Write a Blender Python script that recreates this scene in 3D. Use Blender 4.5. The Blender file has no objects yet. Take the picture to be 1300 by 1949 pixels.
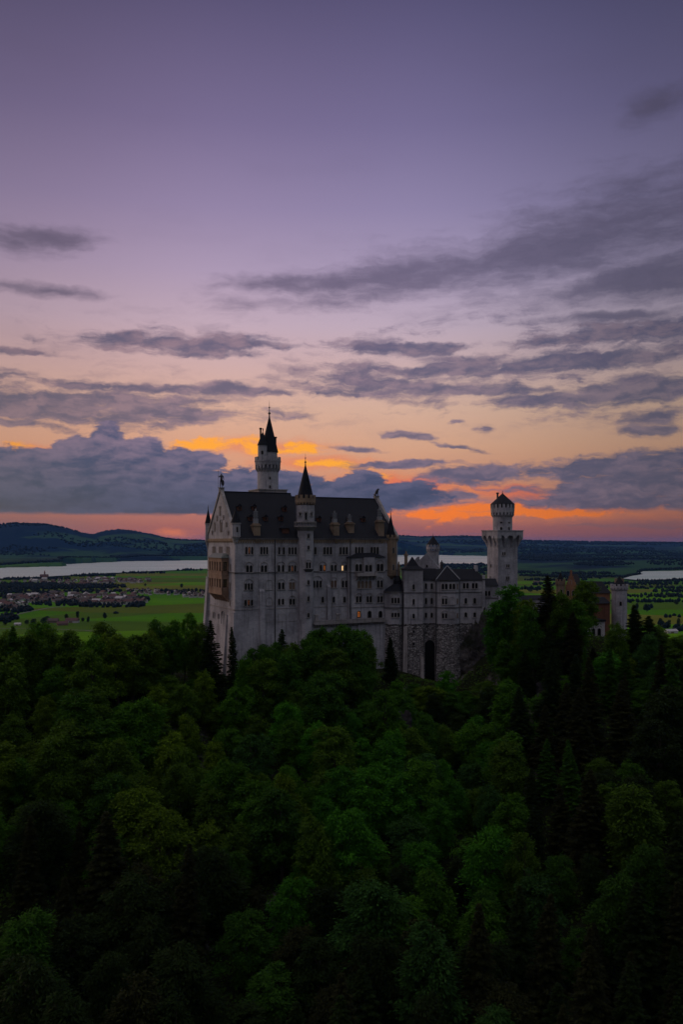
import bpy, math, random
import numpy as np
from math import radians as R, sin, cos, pi, atan2, sqrt
from mathutils import Vector

# ------------------------------------------------------------------ camera, sky, sun, exposure
S = 1585.0            # focal length in photo pixels (photo 1300 wide)
HZ = 1033.0           # row of the level horizon in the photo
CZ = 200.0            # the eye is 200 m above the valley floor
scene = bpy.context.scene
col = scene.collection
cam_d = bpy.data.cameras.new('camera')
cam = bpy.data.objects.new('camera', cam_d); col.objects.link(cam)
cam.location = (0, 0, CZ); cam.rotation_euler = (R(90), 0, 0)
cam_d.sensor_fit = 'VERTICAL'; cam_d.sensor_height = 36.0
cam_d.lens = 36.0 * S / 1949.0
cam_d.shift_y = (HZ - 974.5) / 1949.0
cam_d.clip_start = 1.0; cam_d.clip_end = 200000.0
scene.camera = cam
vs = scene.view_settings
vs.view_transform = 'Standard'; vs.look = 'None'; vs.exposure = 0.0; vs.gamma = 1.0
scene.cycles.max_bounces = 5; scene.cycles.diffuse_bounces = 3; scene.cycles.glossy_bounces = 2
scene.cycles.transparent_max_bounces = 6; scene.cycles.volume_bounces = 0
scene.cycles.use_denoising = True

def lin(c):
    c = c / 255.0
    return c / 12.92 if c <= 0.04045 else ((c + 0.055) / 1.055) ** 2.4
def rgb(r, g, b): return (lin(r), lin(g), lin(b), 1.0)

class NT:
    """tiny helper to write node graphs"""
    def __init__(s, tree): s.t = tree; s.n = tree.nodes; s.l = tree.links
    def put(s, sock, v):
        if hasattr(v, 'is_output') or isinstance(v, bpy.types.NodeSocket): s.l.new(v, sock)
        elif v is not None:
            try: sock.default_value = v
            except Exception: sock.default_value = (v, v, v)
    def math(s, op, a, b=None, c=None, clamp=False):
        n = s.n.new('ShaderNodeMath'); n.operation = op; n.use_clamp = clamp
        s.put(n.inputs[0], a)
        if b is not None: s.put(n.inputs[1], b)
        if c is not None: s.put(n.inputs[2], c)
        return n.outputs[0]
    def vec(s, op, a, b=None, sc=None):
        n = s.n.new('ShaderNodeVectorMath'); n.operation = op
        s.put(n.inputs[0], a)
        if b is not None: s.put(n.inputs[1], b)
        if sc is not None: s.put(n.inputs['Scale'], sc)
        return n.outputs['Value'] if op in ('LENGTH', 'DOT_PRODUCT') else n.outputs['Vector']
    def xyz(s, x, y, z=0.0):
        n = s.n.new('ShaderNodeCombineXYZ'); s.put(n.inputs[0], x); s.put(n.inputs[1], y); s.put(n.inputs[2], z); return n.outputs[0]
    def sep(s, v):
        n = s.n.new('ShaderNodeSeparateXYZ'); s.put(n.inputs[0], v); return n.outputs
    def noise(s, v, scale, detail=5.0, rough=0.55, dist=0.0, color=False):
        n = s.n.new('ShaderNodeTexNoise'); s.put(n.inputs['Vector'], v); n.inputs['Scale'].default_value = scale
        n.inputs['Detail'].default_value = detail; n.inputs['Roughness'].default_value = rough; n.inputs['Distortion'].default_value = dist
        return n.outputs['Color'] if color else n.outputs['Fac']
    def voronoi(s, v, scale, feature='F1', out='Distance', rnd=1.0):
        n = s.n.new('ShaderNodeTexVoronoi'); n.feature = feature; s.put(n.inputs['Vector'], v); n.inputs['Scale'].default_value = scale
        n.inputs['Randomness'].default_value = rnd
        return n.outputs[out]
    def mapping(s, v, loc=(0, 0, 0), rot=(0, 0, 0), sc=(1, 1, 1), kind='POINT'):
        n = s.n.new('ShaderNodeMapping'); n.vector_type = kind; s.put(n.inputs[0], v)
        n.inputs['Location'].default_value = loc; n.inputs['Rotation'].default_value = rot; n.inputs['Scale'].default_value = sc
        return n.outputs[0]
    def rng(s, v, a, b, c=0.0, d=1.0, smooth=True):
        n = s.n.new('ShaderNodeMapRange'); n.interpolation_type = 'SMOOTHSTEP' if smooth else 'LINEAR'
        s.put(n.inputs['Value'], v)
        for k, q in (('From Min', a), ('From Max', b), ('To Min', c), ('To Max', d)): s.put(n.inputs[k], q)
        return n.outputs['Result']
    def mix(s, f, a, b, mode='MIX'):
        n = s.n.new('ShaderNodeMix'); n.data_type = 'RGBA'; n.blend_type = mode; n.clamp_factor = True
        s.put(n.inputs[0], f); s.put(n.inputs[6], a); s.put(n.inputs[7], b); return n.outputs[2]
    def ramp(s, f, stops, interp='LINEAR'):
        n = s.n.new('ShaderNodeValToRGB'); s.put(n.inputs[0], f); cr = n.color_ramp; cr.interpolation = interp
        stops = sorted(stops, key=lambda q: q[0])
        while len(cr.elements) < len(stops): cr.elements.new(0.5)
        for e, (p, c) in zip(cr.elements, stops): e.position = p; e.color = c
        return n.outputs[0]

# ---- world: dusk sky with cloud banks, defined on directions (azimuth, elevation), so it sits at infinity
SUN_AZ, SUN_EL = R(-62), R(6)
world = bpy.data.worlds.new('World'); scene.world = world; world.use_nodes = True
w = NT(world.node_tree); w.n.clear()
tc = w.n.new('ShaderNodeTexCoord')
dirv = w.vec('NORMALIZE', tc.outputs['Generated'])
dx, dy, dz = w.sep(dirv)
az = w.math('ARCTAN2', dx, dy); el = w.math('ARCSINE', dz)
Q = w.xyz(w.math('MULTIPLY', az, S), w.math('MULTIPLY', el, S))
def q_of(px, py):
    a = math.atan((px - 650) / S); return (S * a, S * math.atan((HZ - py) / S * cos(a)))
def el_of(py): return max(0.0, math.atan((HZ - py) / S)) / (pi / 2)
front = [(0.0, rgb(146, 76, 80)), (el_of(1005), rgb(156, 84, 84)), (el_of(965), rgb(184, 110, 94)), (el_of(905), rgb(206, 142, 108)),
         (el_of(850), rgb(212, 160, 126)), (el_of(780), rgb(212, 172, 146)), (el_of(710), rgb(204, 172, 164)), (el_of(620), rgb(190, 170, 182)), (el_of(520), rgb(168, 153, 178)),
         (el_of(400), rgb(143, 131, 164)), (el_of(240), rgb(116, 106, 142)), (el_of(0), rgb(86, 79, 113)), (0.47, rgb(104, 96, 124)), (0.62, rgb(242, 238, 240)), (1.0, rgb(250, 248, 248))]
back = [(0.0, rgb(104, 102, 114)), (0.15, rgb(127, 125, 137)), (0.3, rgb(135, 133, 146)), (0.6, rgb(242, 238, 240)), (1.0, rgb(250, 248, 248))]  # both ramps: unseen sky overhead and behind raised as added fill light
elf = w.math('MAXIMUM', w.math('DIVIDE', el, pi / 2), 0.0)
fcol = w.ramp(elf, front); bcol = w.ramp(elf, back)
away = w.rng(w.math('ABSOLUTE', w.math('ADD', az, 0.12)), 0.42, 1.9)
base = w.mix(away, fcol, bcol)
# the sky dims gently with distance from the afterglow
side = w.rng(az, 0.05, 0.45, 1.0, 0.58); side2 = w.rng(az, -0.45, -0.12, 0.74, 1.0)
warp = w.vec('SCALE', w.vec('SUBTRACT', w.noise(Q, 0.016, 4.0, 0.6, color=True), (0.5, 0.5, 0.5)), sc=46.0)
warp = w.vec('MULTIPLY', warp, (1.6, 0.55, 0.0))
QW = w.vec('ADD', Q, warp)
def blobs(lst, src):
    """union of soft tilted ellipses: 1 at a centre, 0 at its rim, negative outside"""
    out = None
    for b in lst:
        px, py, rx, ry = b[:4]; rot = b[4] if len(b) > 4 else 0.0; wt = b[5] if len(b) > 5 else 1.0
        cx, cy = q_of(px, py)
        v = w.vec('LENGTH', w.mapping(src, (cx, cy, 0), (0, 0, R(rot)), (rx * wt, ry * wt, 1.0), 'TEXTURE'))
        out = v if out is None else w.math('MINIMUM', out, v)
    return w.math('SUBTRACT', 1.0, out)
streak = w.noise(w.mapping(QW, sc=(0.0066, 0.028, 1.0)), 1.0, 10.0, 0.62)
fine = w.noise(w.mapping(QW, sc=(0.022, 0.065, 1.0)), 1.0, 8.0, 0.64)
puff = w.noise(w.mapping(QW, sc=(0.0085, 0.021, 1.0)), 1.0, 9.0, 0.58)
puff_up = w.noise(w.mapping(w.vec('ADD', QW, (-14.0, 9.0, 0.0)), sc=(0.0085, 0.021, 1.0)), 1.0, 9.0, 0.58)
def mask(field, n, amp, lo, hi): return w.rng(w.math('MULTIPLY_ADD', w.math('SUBTRACT', n, 0.5), amp, field), lo, hi)
sky = base
veil = w.math('MULTIPLY', w.rng(az, -0.40, -0.20, 0.75, 0.0), w.rng(elf, el_of(1000), el_of(960), 1.0, 0.0))
sky = w.mix(veil, sky, rgb(120, 80, 98))
# faint general texture of thin high cloud
thin = w.rng(w.noise(w.mapping(QW, sc=(0.0022, 0.007, 1.0)), 1.0, 5.0, 0.55), 0.5, 0.75)
sky = w.mix(w.math('MULTIPLY', thin, 0.12), sky, rgb(96, 84, 112))
# wide diffuse bank, upper right
hi_f = blobs([(880, 508, 520, 62, 7), (1150, 450, 380, 115, 10), (650, 538, 280, 30, 2), (1260, 525, 330, 75, 0), (1250, 200, 150, 60, 14, .55), (1180, 600, 260, 22, 0, .8),
              (80, 458, 125, 27, 3, 1.1), (30, 462, 60, 20), (95, 556, 150, 16, 0, .95)], QW)
m = mask(hi_f, w.math('MULTIPLY_ADD', w.math('SUBTRACT', fine, 0.5), 0.3, streak), 1.7, -0.1, 0.95)
sky = w.mix(w.math('MULTIPLY', m, 0.86), sky, w.mix(fine, rgb(78, 70, 94), rgb(108, 95, 120)))
# orange glow under and around the low clouds
glow = blobs([(720, 915, 150, 30, 0), (1010, 975, 420, 30), (850, 935, 260, 30), (330, 1015, 60, 14), (500, 850, 200, 26), (60, 862, 130, 22), (600, 880, 180, 24)], QW)
sky = w.mix(w.math('MULTIPLY', mask(glow, fine, 0.8, 0.0, 1.0), 0.75), sky, rgb(226, 120, 66))
# middle streaks
mid_f = blobs([(330, 652, 260, 27, 1), (50, 668, 130, 10, -2), (480, 657, 150, 11), (770, 664, 190, 19, -2), (1100, 688, 330, 30, 1), (1180, 636, 260, 26), (900, 690, 150, 24),
               (1262, 630, 70, 16), (655, 725, 200, 34, 4), (440, 742, 320, 13, -1), (250, 738, 260, 14), (60, 765, 330, 50, -3), (300, 774, 270, 36, -2), (50, 806, 130, 12, -4),
               (870, 742, 260, 26, -3), (1010, 762, 230, 18), (1220, 742, 220, 42, 5), (1255, 795, 80, 24, 14), (1240, 818, 66, 14, 8), (780, 828, 52, 9, -5), (870, 806, 26, 7),
               (922, 816, 32, 12), (880, 852, 70, 8, -10), (670, 852, 76, 8, -5), (820, 705, 260, 18, 0, .9)], QW)
m = mask(mid_f, w.math('MULTIPLY_ADD', w.math('SUBTRACT', fine, 0.5), 0.4, streak), 2.6, -0.02, 0.68)
shade_mid = w.rng(w.math('ADD', w.math('SUBTRACT', puff, puff_up), w.math('MULTIPLY', w.math('SUBTRACT', fine, .5), 0.5)), -0.12, 0.16)
sky = w.mix(w.math('MULTIPLY', m, 0.9), sky, w.mix(shade_mid, rgb(80, 76, 106), rgb(134, 112, 126)))
band = w.math('MULTIPLY', w.rng(elf, el_of(860), el_of(760)), w.rng(elf, el_of(540), el_of(650)))
wisp = w.rng(w.noise(w.mapping(QW, sc=(0.006, 0.021, 1.0)), 1.0, 9.0, 0.66), 0.50, 0.68)
wisp = w.math('MULTIPLY', w.math('MULTIPLY', band, wisp), w.rng(az, -0.25, 0.25, 0.25, 0.85))
sky = w.mix(wisp, sky, rgb(98, 86, 112))
# sunlit yellow-orange shreds
lit = blobs([(385, 846, 100, 15, 5), (492, 850, 50, 20, -6), (580, 854, 60, 13), (556, 843, 30, 8), (640, 884, 90, 10, -4), (30, 851, 44, 10, -4), (850, 985, 46, 8, 24),
             (700, 905, 60, 9, -3)], QW)
m = mask(lit, fine, 2.6, 0.0, 0.75)
elm = w.rng(elf, el_of(965), el_of(880))
sky = w.mix(m, sky, w.mix(elm, rgb(244, 120, 16), rgb(252, 166, 22)))
salmon = blobs([(985, 938, 90, 24, -4), (770, 925, 110, 26)], QW)
sky = w.mix(w.math('MULTIPLY', mask(salmon, fine, 1.4, 0.0, 0.7), 0.8), sky, rgb(222, 102, 72))
# low right bank with flat undersides
lowr = blobs([(1110, 895, 360, 26, 1), (1220, 932, 300, 56, 0), (940, 902, 220, 15), (1290, 880, 120, 34), (1140, 952, 250, 28, 0), (775, 945, 150, 17, 1), (850, 945, 80, 10, 2), (750, 884, 130, 11), (760, 962, 160, 14)], QW)
m = mask(lowr, w.math('MULTIPLY_ADD', w.math('SUBTRACT', fine, 0.5), 0.35, streak), 2.4, 0.0, 0.5)
m = w.math('MULTIPLY', m, w.rng(el, math.atan((HZ - 984) / S), math.atan((HZ - 968) / S)))
shade_low = w.rng(w.math('ADD', w.math('SUBTRACT', puff, puff_up), w.math('MULTIPLY', w.math('SUBTRACT', fine, .5), 0.5)), -0.12, 0.18)
sky = w.mix(w.math('MULTIPLY', m, 0.93), sky, w.mix(shade_low, rgb(68, 70, 106), rgb(118, 100, 124)))
thinlow = w.rng(w.noise(w.mapping(QW, sc=(0.004, 0.05, 1.0)), 1.0, 6.0, 0.6), 0.5, 0.66)
thinlow = w.math('MULTIPLY', w.math('MULTIPLY', thinlow, w.rng(elf, el_of(940), el_of(985))), w.rng(az, 0.0, 0.1, 0.1, 0.5))
sky = w.mix(thinlow, sky, rgb(112, 84, 104))
lit2 = blobs([(850, 980, 170, 9, -1), (1010, 974, 180, 12, -1), (930, 969, 120, 14, 0), (860, 985, 40, 9, 22)], QW)
sky = w.mix(w.math('MULTIPLY', mask(lit2, fine, 2.0, 0.0, 0.6), 0.95), sky, rgb(250, 118, 8))
# towering bank on the left
cum = blobs([(205, 846, 44, 50, 0), (160, 868, 62, 42), (262, 866, 66, 42), (345, 884, 90, 36), (62, 886, 84, 36), (-10, 880, 70, 36), (110, 925, 280, 50), (340, 922, 260, 46, -4), (460, 935, 230, 46), (250, 950, 520, 44), (690, 930, 70, 36), (710, 945, 150, 34), (620, 945, 190, 36), (-200, 930, 300, 60)], Q)
m = mask(cum, w.math('MULTIPLY_ADD', w.math('SUBTRACT', fine, 0.5), 0.45, puff), 1.5, 0.02, 0.20)
flat = w.rng(w.math('MULTIPLY_ADD', w.math('SUBTRACT', fine, 0.5), 0.006, el), math.atan((HZ - 985) / S), math.atan((HZ - 976) / S))
m = w.math('MULTIPLY', m, flat)
bump = w.math('SUBTRACT', puff_up, puff)
cs = w.rng(w.math('MULTIPLY_ADD', w.math('SUBTRACT', fine, 0.5), -0.25, bump), -0.15, 0.17, 1.0, 0.0)
dark_low = w.rng(el, math.atan((HZ - 975) / S), math.atan((HZ - 800) / S))
ccol = w.mix(dark_low, w.mix(cs, rgb(30, 42, 86), rgb(52, 62, 104)), w.mix(cs, rgb(54, 62, 106), rgb(138, 116, 138)))
sky = w.mix(m, sky, ccol)
sky = w.mix(1.0, sky, w.xyz(side, side, side), 'MULTIPLY')
sky = w.mix(1.0, sky, w.mix(w.rng(az, -0.4, 0.4), (1.06, 0.93, 0.95, 1), (0.92, 0.95, 1.03, 1)), 'MULTIPLY')
sky = w.mix(1.0, sky, w.xyz(side2, side2, side2), 'MULTIPLY')
ns = w.n.new('ShaderNodeTexSky'); ns.sky_type = 'NISHITA'; ns.sun_disc = False
ns.sun_elevation = SUN_EL; ns.sun_rotation = SUN_AZ; ns.altitude = 900
sky = w.mix(0.012, sky, ns.outputs[0], 'ADD')
below = w.rng(el, -0.02, 0.0)
sky = w.mix(below, rgb(40, 38, 48), sky)
bg = w.n.new('ShaderNodeBackground'); w.l.new(sky, bg.inputs[0]); bg.inputs[1].default_value = 1.0
wo = w.n.new('ShaderNodeOutputWorld'); w.l.new(bg.outputs[0], wo.inputs[0])
world.cycles.sampling_method = 'MANUAL'; world.cycles.sample_map_resolution = 512

sd = bpy.data.lights.new('sun', 'SUN'); sun = bpy.data.objects.new('sun', sd); col.objects.link(sun)
sd.energy = 0.85; sd.angle = R(30); sd.color = (1.0, 0.72, 0.56)
to_sun = Vector((sin(SUN_AZ) * cos(SUN_EL), cos(SUN_AZ) * cos(SUN_EL), sin(SUN_EL)))
sun.rotation_euler = to_sun.to_track_quat('Z', 'Y').to_euler(); sun.location = (-60, 60, 300)

# ------------------------------------------------------------------ materials
def new_mat(name):
    m = bpy.data.materials.new(name); m.use_nodes = True; t = NT(m.node_tree)
    b = [n for n in t.n if n.type == 'BSDF_PRINCIPLED'][0]
    return m, t, b
def bump_to(t, b, h, strength=0.4, dist=0.1):
    n = t.n.new('ShaderNodeBump'); n.inputs['Strength'].default_value = strength; n.inputs['Distance'].default_value = dist
    t.l.new(h, n.inputs['Height']); t.l.new(n.outputs[0], b.inputs['Normal'])
def obj_co(t):
    n = t.n.new('ShaderNodeTexCoord'); return n.outputs['Object']
def geo_pos(t):
    n = t.n.new('ShaderNodeNewGeometry'); return n.outputs['Position'], n.outputs['Normal']
def wall_uv(t, ang):
    """horizontal run along the wall and height, from world position, whichever way the wall faces"""
    p, nrm = geo_pos(t)
    px, py, pz = t.sep(p)
    c, s_ = cos(ang), sin(ang)
    u = t.math('ADD', t.math('MULTIPLY', px, c), t.math('MULTIPLY', py, s_))
    v = t.math('ADD', t.math('MULTIPLY', px, -s_), t.math('MULTIPLY', py, c))
    nx, ny, nz = t.sep(nrm)
    nu = t.math('ABSOLUTE', t.math('ADD', t.math('MULTIPLY', nx, c), t.math('MULTIPLY', ny, s_)))
    side = t.math('GREATER_THAN', nu, 0.7)
    run = t.math('ADD', t.math('MULTIPLY', u, t.math('SUBTRACT', 1.0, side)), t.math('MULTIPLY', v, side))
    return t.xyz(run, pz, 0.0), p
def stone(name, base, dark, bw=1.1, bh=0.45, joint=0.75, mort=0.02, ang=R(26), stain=0.75, rough_b=0.3):
    m, t, b = new_mat(name)
    uv, p = wall_uv(t, ang)
    br = t.n.new('ShaderNodeTexBrick'); t.l.new(uv, br.inputs['Vector'])
    br.inputs['Scale'].default_value = 1.0; br.inputs['Brick Width'].default_value = bw; br.inputs['Row Height'].default_value = bh
    br.inputs['Mortar Size'].default_value = mort; br.inputs['Bias'].default_value = 0.0
    br.inputs['Color1'].default_value = (1, 1, 1, 1); br.inputs['Color2'].default_value = (0.86, 0.86, 0.87, 1); br.inputs['Mortar'].default_value = (joint,) * 3 + (1,)
    n1 = t.noise(p, 0.13, 6, 0.6); n2 = t.noise(p, 1.1, 5, 0.65)
    streaks = t.noise(t.mapping(p, sc=(1.3, 1.3, 0.09)), 1.0, 5, 0.6)
    c = t.mix(t.rng(n1, 0.32, 0.62), dark, base)
    c = t.mix(t.math('MULTIPLY', t.rng(streaks, 0.48, 0.75), stain), c, tuple(x * 0.5 for x in dark[:3]) + (1,))
    c = t.mix(0.35, c, t.ramp(n2, [(0.3, (0.55, 0.55, 0.56, 1)), (0.7, (1, 1, 1, 1))]), 'MULTIPLY')
    c = t.mix(1.0, c, br.outputs['Color'], 'MULTIPLY')
    t.l.new(c, b.inputs['Base Color']); b.inputs['Roughness'].default_value = 0.9; b.inputs['Specular IOR Level'].default_value = 0.2
    bump_to(t, b, t.math('ADD', n2, br.outputs['Fac']), rough_b, 0.08)
    return m
M = {}
M['limestone'] = stone('limestone', (0.42, 0.418, 0.452, 1), (0.235, 0.235, 0.262, 1))
M['limestone_w'] = stone('limestone_wing', (0.40, 0.398, 0.43, 1), (0.225, 0.225, 0.25, 1), ang=R(3))
M['trim'] = stone('trim_stone', (0.34, 0.32, 0.32, 1), (0.24, 0.225, 0.22, 1), 2.4, 0.6, 0.85)
M['dark_trim'] = stone('weathered_string_course', (0.14, 0.135, 0.14, 1), (0.09, 0.085, 0.09, 1), 2.0, 0.5, 0.9)
M['sandstone'] = stone('ochre_sandstone', (0.31, 0.235, 0.165, 1), (0.20, 0.15, 0.11, 1), 0.7, 0.3, 0.7)
M['brown_stone'] = stone('brown_sandstone', (0.34, 0.24, 0.175, 1), (0.24, 0.15, 0.105, 1), 0.8, 0.35, 0.7)
M['brick'] = stone('orange_brick', (0.36, 0.19, 0.105, 1), (0.24, 0.12, 0.07, 1), 0.5, 0.2, 0.7)
def masonry():
    m, t, b = new_mat('rough_masonry')
    uv, p = wall_uv(t, R(3))
    wob = t.vec('ADD', uv, t.vec('SCALE', t.vec('SUBTRACT', t.noise(p, 0.9, 3, 0.6, color=True), (0.5,) * 3), sc=0.7))
    v = t.voronoi(t.mapping(wob, sc=(1.0, 1.75, 1.0)), 0.85, 'DISTANCE_TO_EDGE', 'Distance')
    cell = t.voronoi(t.mapping(wob, sc=(1.0, 1.75, 1.0)), 0.85, 'F1', 'Color')
    cx = t.sep(cell)[0]
    c = t.mix(t.rng(v, 0.02, 0.09), (0.07, 0.065, 0.07, 1), t.ramp(cx, [(0.0, (0.12, 0.115, 0.12, 1)), (0.3, (0.24, 0.23, 0.235, 1)), (1.0, (0.34, 0.33, 0.33, 1))]))
    holes = t.rng(t.noise(t.mapping(wob, sc=(1.0, 2.4, 1.0)), 1.15, 4, 0.6), 0.54, 0.62)
    c = t.mix(t.math('MULTIPLY', holes, 0.8), c, (0.05, 0.047, 0.05, 1))
    t.l.new(c, b.inputs['Base Color']); b.inputs['Roughness'].default_value = 0.95; b.inputs['Specular IOR Level'].default_value = 0.1
    bump_to(t, b, t.math('SUBTRACT', t.rng(v, 0.0, 0.12), holes), 0.9, 0.25)
    return m
M['masonry'] = masonry()
def slate():
    m, t, b = new_mat('slate_roof')
    p, nrm = geo_pos(t)
    n1 = t.noise(p, 0.25, 5, 0.6); n2 = t.noise(t.mapping(p, sc=(2.0, 2.0, 0.25)), 1.0, 4, 0.6)
    c = t.mix(n1, (0.006, 0.007, 0.011, 1), (0.015, 0.017, 0.024, 1))
    c = t.mix(t.math('MULTIPLY', t.rng(n2, 0.5, 0.8), 0.4), c, (0.03, 0.031, 0.036, 1))
    z = t.sep(p)[2]
    rows = t.math('PINGPONG', z, 0.22)
    t.l.new(c, b.inputs['Base Color']); b.inputs['Roughness'].default_value = 0.75; b.inputs['Specular IOR Level'].default_value = 0.12
    bump_to(t, b, t.math('ADD', rows, t.math('MULTIPLY', n2, 0.2)), 0.5, 0.12)
    return m
M['slate'] = slate()
def plain(name, c, rough=0.8, var=0.3, scale=1.0, spec=0.3, metal=0.0):
    m, t, b = new_mat(name)
    n = t.noise(obj_co(t), scale, 5, 0.6)
    t.l.new(t.mix(n, tuple(x * (1 - var) for x in c[:3]) + (1,), tuple(min(1, x * (1 + var)) for x in c[:3]) + (1,)), b.inputs['Base Color'])
    b.inputs['Roughness'].default_value = rough; b.inputs['Specular IOR Level'].default_value = spec; b.inputs['Metallic'].default_value = metal
    return m
M['lead'] = plain('pale_lead_sheet', (0.20, 0.21, 0.23, 1), 0.5)
M['copper'] = plain('dull_copper_sheet', (0.10, 0.12, 0.115, 1), 0.55)
M['rust'] = plain('rusty_dormer_wood', (0.085, 0.035, 0.022, 1), 0.8)
M['glass'] = plain('dark_glass_and_shade', (0.008, 0.008, 0.010, 1), 0.25, 0.3, 1.0, 0.25)  # window panes, and painted shade in the arch, loggia and drum
M['blind'] = plain('drawn_tan_blind', (0.13, 0.095, 0.07, 1), 0.8)
M['curtain'] = plain('brown_boarding', (0.10, 0.062, 0.045, 1), 0.8)
M['bronze'] = plain('dark_bronze', (0.018, 0.018, 0.022, 1), 0.5, 0.3, 3.0, 0.4)
M['iron'] = plain('drainpipe_iron', (0.035, 0.035, 0.04, 1), 0.6)
M['asphalt'] = plain('asphalt', (0.11, 0.105, 0.11, 1), 0.9, 0.2, 0.02)
def lamp_pane(name, c, s_):
    m, t, b = new_mat(name)
    n = t.noise(obj_co(t), 1.9, 3, 0.6)
    b.inputs['Base Color'].default_value = (0.02, 0.015, 0.01, 1)
    t.l.new(t.mix(t.rng(n, 0.3, 0.65), tuple(x * .12 for x in c[:3]) + (1,), c), b.inputs['Emission Color']); b.inputs['Emission Strength'].default_value = s_
    return m
M['lit'] = lamp_pane('lamplit_window', (0.62, 0.17, 0.03, 1), 0.42)
M['lit_dim'] = lamp_pane('dim_lamplit_window', (0.5, 0.13, 0.03, 1), 0.16)
M['lit_bright'] = lamp_pane('bright_lamp_behind_glass', (1.0, 0.62, 0.30, 1), 1.2)
def foliage():
    m, t, b = new_mat('foliage')
    oi = t.n.new('ShaderNodeObjectInfo'); g = t.n.new('ShaderNodeNewGeometry')
    ri = g.outputs['Random Per Island']
    n = t.noise(obj_co(t), 0.55, 3, 0.6)
    f = t.math('ADD', t.math('MULTIPLY', ri, 0.9), t.math('MULTIPLY', n, 0.9))
    sc_ = t.rng(f, 0.2, 1.5, 0.45, 1.65, False)
    c = t.vec('SCALE', oi.outputs['Color'], sc=sc_)
    t.l.new(c, b.inputs['Base Color']); b.inputs['Roughness'].default_value = 0.75; b.inputs['Specular IOR Level'].default_value = 0.12
    tr = t.n.new('ShaderNodeBsdfTranslucent'); t.l.new(c, tr.inputs[0])
    ms = t.n.new('ShaderNodeMixShader'); ms.inputs[0].default_value = 0.40
    t.l.new(b.outputs[0], ms.inputs[1]); t.l.new(tr.outputs[0], ms.inputs[2])
    out = [q for q in t.n if q.type == 'OUTPUT_MATERIAL'][0]; t.l.new(ms.outputs[0], out.inputs[0])
    return m
M['foliage'] = foliage()
M['bark'] = plain('bark', (0.055, 0.045, 0.038, 1), 0.95, 0.4, 2.0, 0.1)
def rock_mat():
    m, t, b = new_mat('limestone_cliff')
    p, nrm = geo_pos(t)
    n1 = t.noise(p, 0.12, 8, 0.65, 0.6); n2 = t.noise(p, 0.9, 6, 0.65)
    c = t.ramp(n1, [(0.3, (0.022, 0.021, 0.022, 1)), (0.5, (0.06, 0.056, 0.058, 1)), (0.62, (0.09, 0.085, 0.085, 1)), (0.74, (0.17, 0.16, 0.16, 1))])
    moss = t.rng(t.noise(p, 0.2, 5, 0.6), 0.5, 0.62)
    c = t.mix(t.math('MULTIPLY', moss, 0.7), c, (0.018, 0.028, 0.010, 1))
    t.l.new(c, b.inputs['Base Color']); b.inputs['Roughness'].default_value = 0.95; b.inputs['Specular IOR Level'].default_value = 0.1
    bump_to(t, b, t.math('ADD', n1, n2), 1.0, 0.7)
    return m
M['rock'] = rock_mat()
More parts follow.
